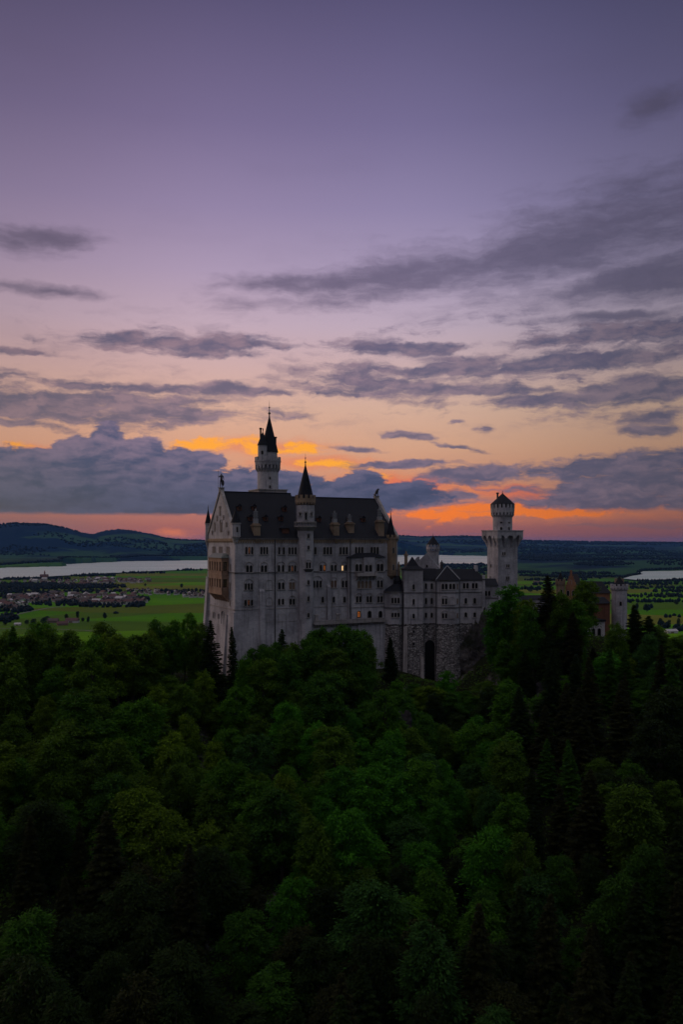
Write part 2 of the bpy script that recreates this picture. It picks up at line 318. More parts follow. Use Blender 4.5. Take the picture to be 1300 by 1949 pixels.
def ground_mat():
    m, t, b = new_mat('terrain')
    p, nrm = geo_pos(t)
    x, y, z = t.sep(p)
    dist = t.math('SQRT', t.math('ADD', t.math('POWER', x, 2.0), t.math('POWER', y, 2.0)))
    # cultivated plain: strips of meadow and crops
    cells = t.voronoi(t.mapping(t.vec('ADD', p, t.vec('SCALE', t.noise(p, 0.0012, 2, 0.5, color=True), sc=260.0)), rot=(0, 0, R(24)), sc=(0.0011, 0.0030, 0.0)), 1.0, 'F1', 'Color', 0.85)
    cr = t.sep(cells)
    meadow = t.ramp(cr[0], [(0.0, (0.050, 0.155, 0.002, 1)), (0.3, (0.075, 0.185, 0.002, 1)), (0.5, (0.070, 0.100, 0.010, 1)), (0.65, (0.060, 0.175, 0.002, 1)), (0.82, (0.110, 0.125, 0.016, 1)), (0.93, (0.050, 0.105, 0.008, 1))], 'CONSTANT')
    nn = t.noise(p, 0.004, 6, 0.6)
    meadow = t.mix(0.55, meadow, t.ramp(nn, [(0.3, (0.6, 0.65, 0.6, 1)), (0.7, (1.3, 1.2, 0.9, 1))]), 'MULTIPLY')
    # rolling country beyond the water: woods and clearings, blued to paint in haze
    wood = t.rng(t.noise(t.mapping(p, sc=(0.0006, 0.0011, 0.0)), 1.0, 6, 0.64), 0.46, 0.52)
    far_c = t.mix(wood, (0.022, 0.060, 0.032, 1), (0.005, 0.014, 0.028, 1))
    farf = t.rng(t.math('ADD', dist, t.math('MULTIPLY', t.math('MAXIMUM', x, 0.0), 1.1)), 4300.0, 9000.0)  # land turns darker and bluer with distance, haze put into the colour
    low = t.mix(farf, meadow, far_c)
    hill = t.rng(z, 60.0, 140.0)
    hillf = t.math('MULTIPLY', hill, t.rng(dist, 3000.0, 5000.0))
    clear = t.rng(t.noise(t.mapping(p, sc=(0.0009, 0.0016, 0.004)), 1.0, 6, 0.62), 0.52, 0.56)
    low = t.mix(hillf, low, t.mix(t.math('MULTIPLY', clear, t.math('SUBTRACT', 1.0, t.rng(z, 290, 380))), (0.006, 0.020, 0.043, 1), (0.028, 0.068, 0.044, 1)))  # hill colours blued to stand in for haze
    # castle hill: forest floor and limestone
    n1 = t.noise(p, 0.06, 7, 0.62)
    nz = t.sep(nrm)[2]
    rockf = t.math('MULTIPLY', t.rng(t.math('ADD', n1, t.math('MULTIPLY', t.math('SUBTRACT', 0.85, nz), 0.9)), 0.60, 0.72), 1.0)
    near_c = t.mix(rockf, (0.014, 0.018, 0.008, 1), t.mix(t.rng(t.noise(p, 0.5, 5, 0.6), 0.4, 0.65), (0.04, 0.037, 0.037, 1), (0.15, 0.14, 0.138, 1)))
    nf = t.rng(dist, 700.0, 1100.0)
    c = t.mix(nf, near_c, low)
    t.l.new(c, b.inputs['Base Color']); b.inputs['Roughness'].default_value = 1.0; b.inputs['Specular IOR Level'].default_value = 0.02
    bump_to(t, b, t.noise(p, 0.35, 6, 0.65), 0.6, 0.5)
    return m
M['terrain'] = ground_mat()
def water_mat():
    m, t, b = new_mat('lake_water')
    p, nrm = geo_pos(t)
    b.inputs['Base Color'].default_value = (0.31, 0.42, 0.38, 1); b.inputs['IOR'].default_value = 1.33
    n0 = t.noise(t.mapping(p, sc=(0.0005, 0.0022, 1)), 1.0, 4, 0.55)
    t.l.new(t.rng(n0, 0.4, 0.65, 0.28, 0.42), b.inputs['Roughness'])
    bump_to(t, b, t.noise(t.mapping(p, sc=(0.02, 0.05, 0.05)), 1.0, 3, 0.6), 0.12, 2.0)
    return m
M['water'] = water_mat()

# ------------------------------------------------------------------ object helpers
def tag(o, label=None, cat=None, group=None, kind=None):
    if label: o['label'] = label
    if cat: o['category'] = cat
    if group: o['group'] = group
    if kind: o['kind'] = kind
    return o
def empty(name, loc, label=None, cat=None, group=None):
    o = bpy.data.objects.new(name, None); col.objects.link(o); o.location = loc; o.empty_display_size = 1.0
    return tag(o, label, cat, group)
def root_of(o):
    while o.parent: o = o.parent
    return o
def np_mesh(name, V, F, mats, midx=None, smooth=False):
    """V (n,3); F list of (m,k) int arrays or one array"""
    me = bpy.data.meshes.new(name)
    Fs = F if isinstance(F, list) else [F]
    Fs = [f for f in Fs if len(f)]
    me.vertices.add(len(V)); me.vertices.foreach_set('co', np.asarray(V, np.float32).ravel())
    loops = np.concatenate([f.ravel() for f in Fs]).astype(np.int32)
    sizes = np.concatenate([np.full(len(f), f.shape[1]) for f in Fs]).astype(np.int32)
    starts = np.concatenate([[0], np.cumsum(sizes)[:-1]]).astype(np.int32)
    me.loops.add(len(loops)); me.loops.foreach_set('vertex_index', loops)
    me.polygons.add(len(sizes)); me.polygons.foreach_set('loop_start', starts)
    try: me.polygons.foreach_set('loop_total', sizes)
    except Exception: pass
    if midx is not None: me.polygons.foreach_set('material_index', np.asarray(midx, np.int32))
    if smooth: me.polygons.foreach_set('use_smooth', np.ones(len(sizes), bool))
    for m in mats: me.materials.append(m)
    me.update(calc_edges=True); me.validate()
    return me
class MB:
    """collects shapes given in world coordinates; build() links ONE mesh object"""
    def __init__(s): s.v = []; s.f = []; s.m = []; s.cm = 0
    def face(s, pts):
        i = len(s.v); s.v += [tuple(p) for p in pts]; s.f.append(list(range(i, i + len(pts)))); s.m.append(s.cm)
    def prism(s, bot, top, cap_b=True, cap_t=True):
        i = len(s.v); n = len(bot); s.v += [tuple(p) for p in bot] + [tuple(p) for p in top]
        for k in range(n):
            k2 = (k + 1) % n; s.f.append([i + k, i + k2, i + n + k2, i + n + k]); s.m.append(s.cm)
        if cap_t: s.f.append([i + n + k for k in range(n)]); s.m.append(s.cm)
        if cap_b: s.f.append([i + n - 1 - k for k in range(n)]); s.m.append(s.cm)
    def box(s, fr, u0, u1, d0, d1, z0, z1):
        p = [(u0, d0), (u1, d0), (u1, d1), (u0, d1)]
        s.prism([fr(a, b, z0) for a, b in p], [fr(a, b, z1) for a, b in p])
    def loft(s, fr, poly0, z0, poly1, z1, cb=True, ct=True):
        s.prism([fr(a, b, z0) for a, b in poly0], [fr(a, b, z1) for a, b in poly1], cb, ct)
    def cyl(s, c, r0, r1, z0, z1, n=16, ph=0.0, ct=True, cb=True):
        a = [2 * pi * k / n + ph for k in range(n)]
        s.prism([(c[0] + r0 * cos(t), c[1] + r0 * sin(t), z0) for t in a], [(c[0] + r1 * cos(t), c[1] + r1 * sin(t), z1) for t in a], cb, ct)
    def cone(s, c, r, z0, z1, n=16, ph=0.0):
        a = [2 * pi * k / n + ph for k in range(n)]; i = len(s.v)
        s.v += [(c[0] + r * cos(t), c[1] + r * sin(t), z0) for t in a] + [(c[0], c[1], z1)]
        for k in range(n): s.f.append([i + k, i + (k + 1) % n, i + n]); s.m.append(s.cm)
        s.f.append([i + n - 1 - k for k in range(n)]); s.m.append(s.cm)
    def build(s, name, mats, parent=None, smooth=False, loc=None):
        mats = mats if isinstance(mats, (list, tuple)) else [mats]
        o0 = root_of(parent).location if parent else Vector(loc if loc else (0, 0, 0))
        V = np.array(s.v, np.float64) - np.array(o0)
        me = bpy.data.meshes.new(name); me.from_pydata([tuple(q) for q in V], [], s.f)
        for m in mats: me.materials.append(m)
        me.polygons.foreach_set('material_index', s.m)
        if smooth: me.polygons.foreach_set('use_smooth', [True] * len(s.f))
        me.update()
        o = bpy.data.objects.new(name, me); col.objects.link(o)
        if parent: o.parent = parent
        elif loc: o.location = loc
        return o
class Frame:
    def __init__(s, ox, oy, ang): s.o = (ox, oy); s.c = cos(ang); s.s = sin(ang)
    def __call__(s, u, d, z): return (s.o[0] + u * s.c - d * s.s, s.o[1] + u * s.s + d * s.c, z)
    def plane(s, kind, off):
        """'south' = plane facing the camera side at depth off; 'west' = plane facing left at u = off"""
        return Plane(s, kind, off)
class Plane:
    def __init__(s, fr, kind, off):
        s.fr, s.kind, s.off = fr, kind, off
        s.O = Vector(s(0, 0, 0)); s.N = Vector(s(0, 0, 1)) - s.O; s.H = Vector(s(1, 0, 0)) - s.O
    def __call__(s, h, z, out=0.0):
        if s.kind == 'south': return s.fr(h, s.off - out, z)
        return s.fr(s.off - out, h, z)
    def at(s, px, py=HZ):
        r = Vector(((px - 650) / S, 1.0, (HZ - py) / S)); c = Vector((0, 0, CZ))
        t = (s.O - c).dot(s.N) / r.dot(s.N); p = c + r * t
        return (p - s.O).dot(s.H), p.z
    def h(s, px): return s.at(px)[0]
class Facet:
    """a small tangent plane on a round tower"""
    def __init__(s, c, r, ang):
        s.N = Vector((cos(ang), sin(ang), 0)); s.H = Vector((-sin(ang), cos(ang), 0)); s.O = Vector((c[0], c[1], 0)) + s.N * r
    def __call__(s, h, z, out=0.0):
        p = s.O + s.H * h + s.N * out; return (p.x, p.y, z)
def XY(px, Y): return ((px - 650) / S * Y, Y)
def Z(py, Y): return CZ + (HZ - py) / S * Y
def RR(hp, Y): return hp * Y / S
def arch_pts(h, w_, zb, zt, round_=True, n=6):
    r = w_ / 2
    if not round_: return [(h - r, zb), (h + r, zb), (h + r, zt), (h - r, zt)]
    p = [(h - r, zb), (h + r, zb)]
    for k in range(n + 1):
        a = pi * k / n; p.append((h + r * cos(a), zt - r + r * sin(a)))
    return p
def slab(mb, pl, pts, o0, o1):
    mb.prism([pl(a, b, o0) for a, b in pts], [pl(a, b, o1) for a, b in pts])
def ring_arch(mb, pl, h, w_, zs, th, o0, o1, n=8, leg=0.0):
    """semicircular moulding centred on h springing at zs"""
    r0, r1 = w_ / 2, w_ / 2 + th
    for k in range(n):
        a, b = pi * k / n, pi * (k + 1) / n
        slab(mb, pl, [(h + r0 * cos(a), zs + r0 * sin(a)), (h + r1 * cos(a), zs + r1 * sin(a)), (h + r1 * cos(b), zs + r1 * sin(b)), (h + r0 * cos(b), zs + r0 * sin(b))], o0, o1)
    if leg:
        for q in (-1, 1):
            a, b = sorted((h + q * r0, h + q * r1)); slab(mb, pl, [(a, zs - leg), (b, zs - leg), (b, zs), (a, zs)], o0, o1)
def window(parent, pl, h, zb, zt, n=1, lw=0.85, gap=0.32, arch=False, pane='glass', sill=True, round_=True, label=None, trim='trim', name='window', proud=0.16):
    glow = None; lit_m = pane
    if pane in ('lit', 'lit_dim', 'lit_bright'): glow = n // 2 if pane != 'lit_bright' else 0; pane = 'glass'
    tot = n * lw + (n - 1) * gap; f = MB(); g = MB(); gl = MB()
    t = 0.16
    for k in range(n):
        hc = h - tot / 2 + lw / 2 + k * (lw + gap)
        slab(gl if (glow is not None and k == glow) else g, pl, arch_pts(hc, lw * (.62 if (glow is not None and k == glow) else 1), zb + (.35 if (glow is not None and k == glow) else 0), zt - (.25 if (glow is not None and k == glow) else 0), round_), -0.05, 0.05 if (glow is not None and k == glow) else 0.03)
        if glow is not None and k == glow: slab(g, pl, arch_pts(hc, lw, zb, zt, round_), -0.05, 0.03)
        zs = zt - lw / 2 if round_ else zt
        if round_: ring_arch(f, pl, hc, lw, zs, t, -0.05, proud, 6)
        else: slab(f, pl, [(hc - lw / 2 - t, zt), (hc + lw / 2 + t, zt), (hc + lw / 2 + t, zt + t), (hc - lw / 2 - t, zt + t)], -0.05, proud)
        for q in (-1, 1):
            a, b = sorted((hc + q * lw / 2, hc + q * (lw / 2 + t))); slab(f, pl, [(a, zb), (b, zb), (b, zs), (a, zs)], -0.05, proud)
    if sill: slab(f, pl, [(h - tot / 2 - 0.35, zb - 0.22), (h + tot / 2 + 0.35, zb - 0.22), (h + tot / 2 + 0.35, zb), (h - tot / 2 - 0.35, zb)], -0.05, proud + 0.16)
    if arch:
        ww = tot + 0.55; ring_arch(f, pl, h, ww, zt - 0.35, 0.17, -0.05, proud + 0.06, 10)
    o = f.build(name, M[trim], parent); 
    if label: o['label'] = label
    g.build('pane', M[pane], o)
    if gl.v: gl.build('lit_pane', M[lit_m], o)
    return o
def blind_arch(parent, pl, h, zb, zt, w_, panes=False):
    f = MB(); ring_arch(f, pl, h, w_, zt - w_ / 2, 0.16, -0.05, 0.14, 10, leg=(zt - w_ / 2 - zb))
    slab(f, pl, [(h - w_ / 2 - .3, zb - .2), (h + w_ / 2 + .3, zb - .2), (h + w_ / 2 + .3, zb), (h - w_ / 2 - .3, zb)], -0.05, 0.25)
    return f.build('blind_arch', M['trim'], parent)
def battlement(mb, c, r, z0, z1, n=12, th=0.45, frac=0.55):
    for k in range(n):
        a0 = 2 * pi * k / n; a1 = a0 + 2 * pi / n * frac
        p = [(c[0] + q * cos(a), c[1] + q * sin(a)) for q, a in ((r, a0), (r, a1), (r - th, a1), (r - th, a0))]
        mb.prism([(x, y, z0) for x, y in p], [(x, y, z1) for x, y in p])
def corbels(mb, c, r0, r1, z0, z1, n=16, frac=0.45):
    for k in range(n):
        a0 = 2 * pi * k / n; a1 = a0 + 2 * pi / n * frac
        b = [(c[0] + q * cos(a), c[1] + q * sin(a)) for q, a in ((r0 + .05, a0), (r0 + .05, a1), (r0 - .2, a1), (r0 - .2, a0))]
        t = [(c[0] + q * cos(a), c[1] + q * sin(a)) for q, a in ((r1, a0), (r1, a1), (r0 - .2, a1), (r0 - .2, a0))]
        mb.prism([(x, y, z0) for x, y in b], [(x, y, z0 + (z1 - z0) * .5) for x, y in t], True, False)
        mb.prism([(x, y, z0 + (z1 - z0) * .5) for x, y in t], [(x, y, z1) for x, y in t], False, True)
def finial(parent, c, z0, z1, r=0.35):
    f = MB(); h = z1 - z0
    f.cyl(c, r * .55, r * .35, z0 - .4, z0 + h * .12, 8); f.cyl(c, r * .3, r, z0 + h * .12, z0 + h * .20, 8); f.cyl(c, r, r * .3, z0 + h * .20, z0 + h * .28, 8)
    f.cyl(c, r * .28, r * .2, z0 + h * .28, z0 + h * .5, 6); f.cyl(c, r * .2, r * .6, z0 + h * .5, z0 + h * .56, 8); f.cyl(c, r * .6, r * .15, z0 + h * .56, z0 + h * .62, 8)
    f.cyl(c, r * .15, r * .04, z0 + h * .62, z1, 6)
    return f.build('finial', M['bronze'], parent)

# ------------------------------------------------------------------ terrain
rng = np.random.default_rng(11)
def vnoise(x, y, seed=0):
    """smooth value noise, vectorised"""
    x = np.asarray(x, float); y = np.asarray(y, float)
    xi = np.floor(x).astype(np.int64); yi = np.floor(y).astype(np.int64); xf = x - xi; yf = y - yi
    def hsh(a, b):
        h = (a * 374761393 + b * 668265263 + seed * 974711) & 0xFFFFFFFF
        h = ((h ^ (h >> 13)) * 1274126177) & 0xFFFFFFFF
        return ((h ^ (h >> 16)) & 0xFFFF) / 65535.0
    u = xf * xf * (3 - 2 * xf); v = yf * yf * (3 - 2 * yf)
    return (hsh(xi, yi) * (1 - u) + hsh(xi + 1, yi) * u) * (1 - v) + (hsh(xi, yi + 1) * (1 - u) + hsh(xi + 1, yi + 1) * u) * v
def fbm(x, y, seed=0, o=5):
    t = 0; a = 0.5; s_ = 0
    for k in range(o): t = t + a * vnoise(x * 2 ** k, y * 2 ** k, seed + k * 7); s_ += a; a *= .5
    return t / s_
def sstep(a, b, x): t = np.clip((np.asarray(x, float) - a) / (b - a), 0, 1); return t * t * (3 - 2 * t)
CX = [-400, -230, -120, -75, -45, -20, 0, 22, 40, 62, 75, 95, 125, 170, 260, 500]
CH = [60, 128, 155, 156, 153, 155, 155, 152, 148, 165, 167, 166, 160, 146, 120, 60]
CY = [300, 285, 266, 268, 280, 288, 292, 298, 303, 294, 288, 288, 285, 285, 290, 300]
def ridge_px(px_arr, prof): return np.interp(px_arr, [p[0] for p in prof], [p[1] for p in prof])
PROF = [(-600, 1015), (-200, 1006), (0, 1000), (30, 997), (90, 998), (125, 1006), (150, 1014), (175, 1018), (200, 1011), (225, 1008), (250, 1010), (290, 1018), (315, 1025), (345, 1028), (400, 1030), (520, 1027),
        (700, 1022), (757, 1020), (800, 1023), (850, 1022), (885, 1021), (925, 1023), (990, 1029), (1080, 1031), (1240, 1033), (1400, 1034), (2000, 1030)]
def G(x, y):
    x = np.asarray(x, float); y = np.asarray(y, float)
    r = np.hypot(x, y); yy = np.maximum(y, 1.0)
    px = 650 + S * x / yy
    # ---- castle hill
    ch = np.interp(x, CX, CH); cy = np.interp(x, CX, CY)
    base = 103 + 10 * sstep(120, 60, y) + np.abs(x) * 0.03 + 14 * sstep(30, 110, x) * sstep(120, 200, y)
    t = np.clip((y - 150) / (cy - 6 - 150), 0, 1)
    lf = np.maximum(sstep(-35, -75, x), .6 * sstep(35, 60, x)); shape = (0.50 + .34 * lf) * t + (0.50 - .34 * lf) * t ** 3.2
    front = base + (ch - base) * shape
    back = ch * (1 - sstep(cy + 75, cy + 560, y)) 
    hill = np.where(y < cy, front, back)
    hill = hill * (1 - sstep(350, 900, np.abs(x) - 0.15 * yy) * 1.0)
    plateau = sstep(0, 14, y - cy) * (1 - sstep(60, 85, y - cy))
    nz = (fbm(x / 17, y / 17, 3, 5) - .5) * 15 * (1 - plateau) * (1 - 0.75 * sstep(-35, -5, y - cy) * (1 - plateau))
    nearf = 1 - sstep(600, 1100, r)
    near = np.maximum(hill + nz * sstep(0, 60, hill), 0)
    # ---- plain and hills beyond
    plain_h = (fbm(x / 900, y / 900, 9, 4) - .5) * 10 * sstep(900, 1600, r) * (1 - sstep(4200, 5200, r))
    fr = sstep(0, 500, y)
    sil = (HZ - ridge_px(px, PROF)) / S
    D1 = 12000.0
    h1 = (sil * D1 + CZ)
    b1 = np.exp(-((yy - D1) / np.where(yy < D1, 1700.0, 4500.0)) ** 2)
    rough1 = (fbm(x / 700, y / 700, 21, 5) - .5)
    left_w = sstep(900, 700, px) + 0.0
    hl = h1 * b1 * np.clip(left_w, 0, 1) * (1 + 0.10 * rough1)
    D2 = 19000.0
    h2 = ((sil * D2 + CZ) * np.exp(-((yy - D2) / np.where(yy < D2, 4200.0, 30000.0)) ** 2)) * (1 + 0.04 * rough1)
    roll = sstep(5600, 8500, r) * (8 + 80 * fbm(x / 1900, y / 1100, 33, 5) ** 1.5) * fr
    roll = roll * (1 + sstep(0.5, 0.8, fbm(x / 3000, y / 1500, 55, 3)) * sstep(9000, 13000, r) * 1.2)
    far = np.maximum.reduce([hl, h2, roll]) * fr
    return near * nearf + (plain_h + far) * (1 - nearf)
# lakes: polygons on the ground, from shoreline directions and distances
def gnd(px, py, z=0.0):
    Y = (CZ - z) * S / (py - HZ); return ((px - 650) / S * Y, Y)
LAKE_Z = 6.0
lake_main = [(-500, 1118), (-150, 1106), (0, 1101), (40, 1100), (75, 1098), (140, 1094), (200, 1091), (300, 1086.5), (400, 1082), (600, 1079), (757, 1077.5), (850, 1077), (930, 1076), (965, 1070), (975, 1063), (940, 1058.5),
             (850, 1056.5), (757, 1056), (620, 1060), (500, 1064), (400, 1065.8), (245, 1068), (150, 1072), (110, 1074), (125, 1077), (60, 1079), (0, 1081), (-300, 1090)]
lake_east = [(1186, 1101), (1210, 1103.5), (1240, 1104), (1300, 1100.5), (1500, 1097), (1700, 1090), (1500, 1085), (1300, 1086), (1225, 1087.5), (1214, 1090), (1226, 1092.5), (1200, 1097)]
def inside(poly, x, y):
    x = np.asarray(x); y = np.asarray(y); r = np.zeros(x.shape, bool); n = len(poly)
    for i in range(n):
        x1, y1 = poly[i]; x2, y2 = poly[(i + 1) % n]
        c = ((y1 > y) != (y2 > y)) & (x < (x2 - x1) * (y - y1) / ((y2 - y1) if y2 != y1 else 1e-9) + x1)
        r ^= c
    return r
def jag(poly, k, amp):
    out = []
    for i in range(len(poly)):
        a, b = poly[i], poly[(i + 1) % len(poly)]
        for j in range(k):
            t = j / k; x = a[0] + (b[0] - a[0]) * t; y = a[1] + (b[1] - a[1]) * t
            out.append((x, y + (float(fbm(x / 14.0, i * 3.1 + y, 5, 3)) - .5) * amp * (1 if j else 0.3)))
    return out
L1 = [gnd(a, b, LAKE_Z) for a, b in jag(lake_main, 8, 1.6)]; L2 = [gnd(a, b, LAKE_Z) for a, b in jag(lake_east, 6, 1.0)]
azs = np.unique(np.concatenate([np.linspace(-180, -45, 46), np.linspace(-45, -26, 50), np.linspace(-26, 26, 620), np.linspace(26, 45, 50), np.linspace(45, 180, 46)]))
rs = np.concatenate([[0.0], np.geomspace(18, 60000, 620)])
AZ, RS = np.meshgrid(np.radians(azs), rs)
X = RS * np.sin(AZ); Yg = RS * np.cos(AZ)
Zg = G(X, Yg)
inl = inside(L1, X, Yg) | inside(L2, X, Yg)
Zg = np.where(inl, -4.0, Zg)
# keep the land low around the shores so the water meets it
V = np.stack([X, Yg, Zg], -1).reshape(-1, 3)
na, nr = len(azs), len(rs)
idx = np.arange(na * nr).reshape(nr, na)
F = np.stack([idx[:-1, :-1], idx[:-1, 1:], idx[1:, 1:], idx[1:, :-1]], -1).reshape(-1, 4)
me = np_mesh('terrain', V, F[:, ::-1], [M['terrain']], smooth=True)
ter = bpy.data.objects.new('terrain', me); col.objects.link(ter); tag(ter, 'rolling green valley floor and dark wooded castle hill', kind='structure')
def lake(poly, name, label):
    mb = MB(); mb.face([(x, y, LAKE_Z) for x, y in poly])
    import bmesh
    me = bpy.data.meshes.new(name); me.from_pydata(mb.v, [], mb.f)
    bm = bmesh.new(); bm.from_mesh(me); bmesh.ops.triangulate(bm, faces=bm.faces[:]); bmesh.ops.recalc_face_normals(bm, faces=bm.faces[:])
    for f in bm.faces:
        if f.normal.z < 0: f.normal_flip()
    bm.to_mesh(me); bm.free(); me.materials.append(M['water'])
    o = bpy.data.objects.new(name, me); col.objects.link(o); tag(o, label, kind='structure')
lake(L1, 'lake', 'wide pale lake stretching behind the castle')
lake(L2, 'lake', 'small pale lake inlet beyond the fields')
def g1(x, y): return float(G(np.array([x]), np.array([y]))[0])

# ------------------------------------------------------------------ the palace (main block)
TH = R(26); YA = 286.0
PF = Frame((447 - 650) / S * YA, YA, TH)
SP = PF.plane('south', 0.0); WP = PF.plane('west', 0.0)
WID = WP.h(394.5); LEN = SP.h(757)
EAVE = CZ + 1.6; BASE = 140.0
RM = PF.plane('south', WID / 2)
US = RM.h(553)                       # where the taller western roof ends
ZR1, ZR2 = CZ + 18.5, CZ + 17.3
pal = empty('castle_palace', PF(LEN / 2, WID / 2, 150), 'grand pale limestone palace block with steep slate roof and two spired towers', 'castle')
b = MB()
# walls, with the battered foot at the west end
ZB = Z(1155, YA)
b.box(PF, 0, LEN, 0, WID, 155, EAVE)
b.loft(PF, [(-1.7, -1.3), (LEN, -1.3), (LEN, WID + 1), (-1.7, WID + 1)], BASE, [(0, 0), (LEN, 0), (LEN, WID), (0, WID)], Z(1150, YA))
# west gable wall
gx0, gx1 = 0.0, 0.9
for u0, u1, zr in ((0.0, 1.0, ZR1), (LEN - 1.0, LEN, ZR2)):
    tri = [(0.0, EAVE), (WID, EAVE), (WID / 2, zr + .5)]
    b.prism([PF(u0, d, z) for d, z in tri], [PF(u1, d, z) for d, z in tri])
b.build('wall', M['limestone'], pal)
# verges (raised stone edges along the gables)
b = MB()
for u0, u1, zr in ((-0.35, 0.75, ZR1 + .9), (LEN - .75, LEN + .3, ZR2 + .8)):
    for q in (0, 1):
        a = (-0.5 if q == 0 else WID + .5)
        pts = [(a, EAVE - .3), (a, EAVE + .9), (WID / 2, zr + .4), (WID / 2, zr - .7)]
        b = MB(); b.prism([PF(u0, d, z) for d, z in pts], [PF(u1, d, z) for d, z in pts]); b.build('gable_coping', M['trim'], pal)

def roof(mb, u0, u1, ze, zr, ov=0.45):
    pts = [(-ov, ze), (WID + ov, ze), (WID / 2, zr)]
    mb.prism([PF(u0, d, z) for d, z in pts], [PF(u1, d, z) for d, z in pts])
b = MB(); roof(b, 0.9, US, EAVE, ZR1); b.box(PF, 1, US, WID / 2 - .25, WID / 2 + .25, ZR1 - .2, ZR1 + .18)
rf1 = b.build('roof', M['slate'], pal); rf1['label'] = 'taller western slate roof slope'
b = MB(); roof(b, US + .01, LEN - .8, EAVE, ZR2); b.box(PF, US, LEN - 1, WID / 2 - .25, WID / 2 + .25, ZR2 - .2, ZR2 + .18)
rf2 = b.build('roof', M['slate'], pal); rf2['label'] = 'lower eastern slate roof slope'
b = MB(); 
for u in (US * .38, US * .78): 
    pts = [(-.45, EAVE + .02), (WID / 2, ZR1 + .12), (WID / 2, ZR1 - .2), (-.3, EAVE - .3)]
b.box(PF, -.1, LEN + .1, -.62, 0.2, EAVE - .45, EAVE - .05)
b.build('gutter', M['dark_trim'], pal)
b = MB()
b.box(PF, 0, LEN, -.3, 0.1, EAVE - 1.15, EAVE - .5)
n = int(LEN / .9)
for k in range(n): b.box(PF, k * .9 + .1, k * .9 + .5, -.28, 0.1, EAVE - 1.75, EAVE - 1.1)
nw = int(WID / .9)
b.box(PF, -.35, .1, -.3, WID, EAVE - .9, EAVE - .1)
for k in range(nw): b.box(PF, -.3, .1, k * .9 + .1, k * .9 + .5, EAVE - 1.5, EAVE - .9)
b.build('eaves_frieze', M['sandstone'], pal)
b = MB(); zc = SP.at(500, 1089.5)[1]
b.loft(PF, [(-.28, -.28), (LEN, -.28), (LEN, .1), (.1, .1), (.1, WID), (-.28, WID)], zc - .16, [(-.28, -.28), (LEN, -.28), (LEN, .1), (.1, .1), (.1, WID), (-.28, WID)], zc + .16)
b.build('string_course', M['dark_trim'], pal)
b = MB(); zc2 = SP.at(500, 1159)[1]
b.box(PF, -.3, LEN, -.22, 0.05, zc2 - .12, zc2 + .12); b.box(PF, -.3, 0.05, -.22, WID, zc2 - .12, zc2 + .12)
b.build('string_course', M['trim'], pal)
for px in (522.5, 663):
    u = SP.h(px); b = MB(); b.box(PF, u - .14, u + .14, -.5 - (1.4 if px > 600 else 0), -.22 - (1.35 if px > 600 else 0), 160, EAVE - .3); b.build('drainpipe', M['iron'], pal)
# pilaster buttresses
for px0, px1, py in ((493, 502.5, 1121), (622, 628, 1113)):
    u0, u1 = SP.h(px0), SP.h(px1); zt = SP.at(px0, py)[1]; b = MB()
    b.loft(PF, [(u0, -1.9), (u1, -1.9), (u1, 0), (u0, 0)], BASE, [(u0, -.7), (u1, -.7), (u1, 0), (u0, 0)], zt - .8)
    b.loft(PF, [(u0, -.7), (u1, -.7), (u1, 0), (u0, 0)], zt - .8, [(u0, -.05), (u1, -.05), (u1, 0), (u0, 0)], zt, False)
    b.build('buttress', M['limestone'], pal)
# south front windows ----------------------------------------------
def sw(px, pt, pb, n, lw=.85, gap=.34, arch=False, pane='glass', pl=None, **k):
    pl = pl or SP; h, zt = pl.at(px, pt); _, zb = pl.at(px, pb)
    return window(pal, pl, h, zb, zt, n, lw, gap, arch, pane, **k)
sw(474, 1041, 1055, 3, .75, .3, pane='lit_dim', label='tall three-light window glowing orange near the west corner')
sw(502.5, 1041, 1055, 3, .75, .3)
sw(535.5, 1041.5, 1055, 2, .72, 1.0); sw(556.5, 1041.5, 1055, 3, .75, .4)
sw(600, 1041, 1055, 1, .8)
for px in (623.5, 654, 683.5, 713): sw(px, 1041, 1055, 3, .85, .42)
sw(474, 1076, 1089, 2, .95, .35, True); sw(502, 1076, 1089, 2, .95, .35, True); sw(534.5, 1075.5, 1088.5, 2, .85, .7, True)
sw(556, 1076, 1088.5, 3, .75, .32, True, 'lit_dim', label='three-light window with bright lamps behind the glass')
for px, p in ((614, 'lit'), (635, 'glass'), (655, 'lit_bright')): sw(px, 1075, 1087.5, 2, .9, .5, True, p, label={'lit': 'arched pair of windows, one light dull orange', 'lit_bright': 'arched pair of windows with a bright lamp in the first light'}.get(p))
sw(473, 1110, 1122.5, 3, .75, .35, True); sw(535, 1108.5, 1121.5, 2, .9, .55, True); sw(555.6, 1108, 1121.5, 2, .95, .25, True, 'blind', label='arched pair of windows with drawn tan blinds')
h, zt = SP.at(512, 1104); _, zb = SP.at(512, 1122); blind_arch(pal, SP, h, zb, zt, 2.4)
h, zt = SP.at(512, 1137); _, zb = SP.at(512, 1152); blind_arch(pal, SP, h, zb, zt, 2.2)
sw(603.7, 1105, 1118.5, 3, .85, .42, True); sw(635, 1104.5, 1118.5, 2, .95, .3, True, 'curtain', label='arched pair of windows boarded in brown'); sw(655.8, 1105, 1118, 2, .9, .5, True)
sw(473, 1141.5, 1153, 3, .8, .35, False, 'lit_dim', label='low three-light window with a dull orange glow'); sw(534.5, 1139.5, 1151, 2, .85, .6); sw(555.8, 1139.5, 1151, 2, .9, .35, True)
for px in (614, 635, 655.6): sw(px, 1135.5, 1147, 1, .95)
sw(511.5, 1168.5, 1183, 1, 1.5); sw(535, 1169, 1182.5, 2, .95, .4)
sw(556.5, 1168, 1181.5, 1, 2.6, .3, False, 'curtain', round_=False, label='square opening closed with brown boards')
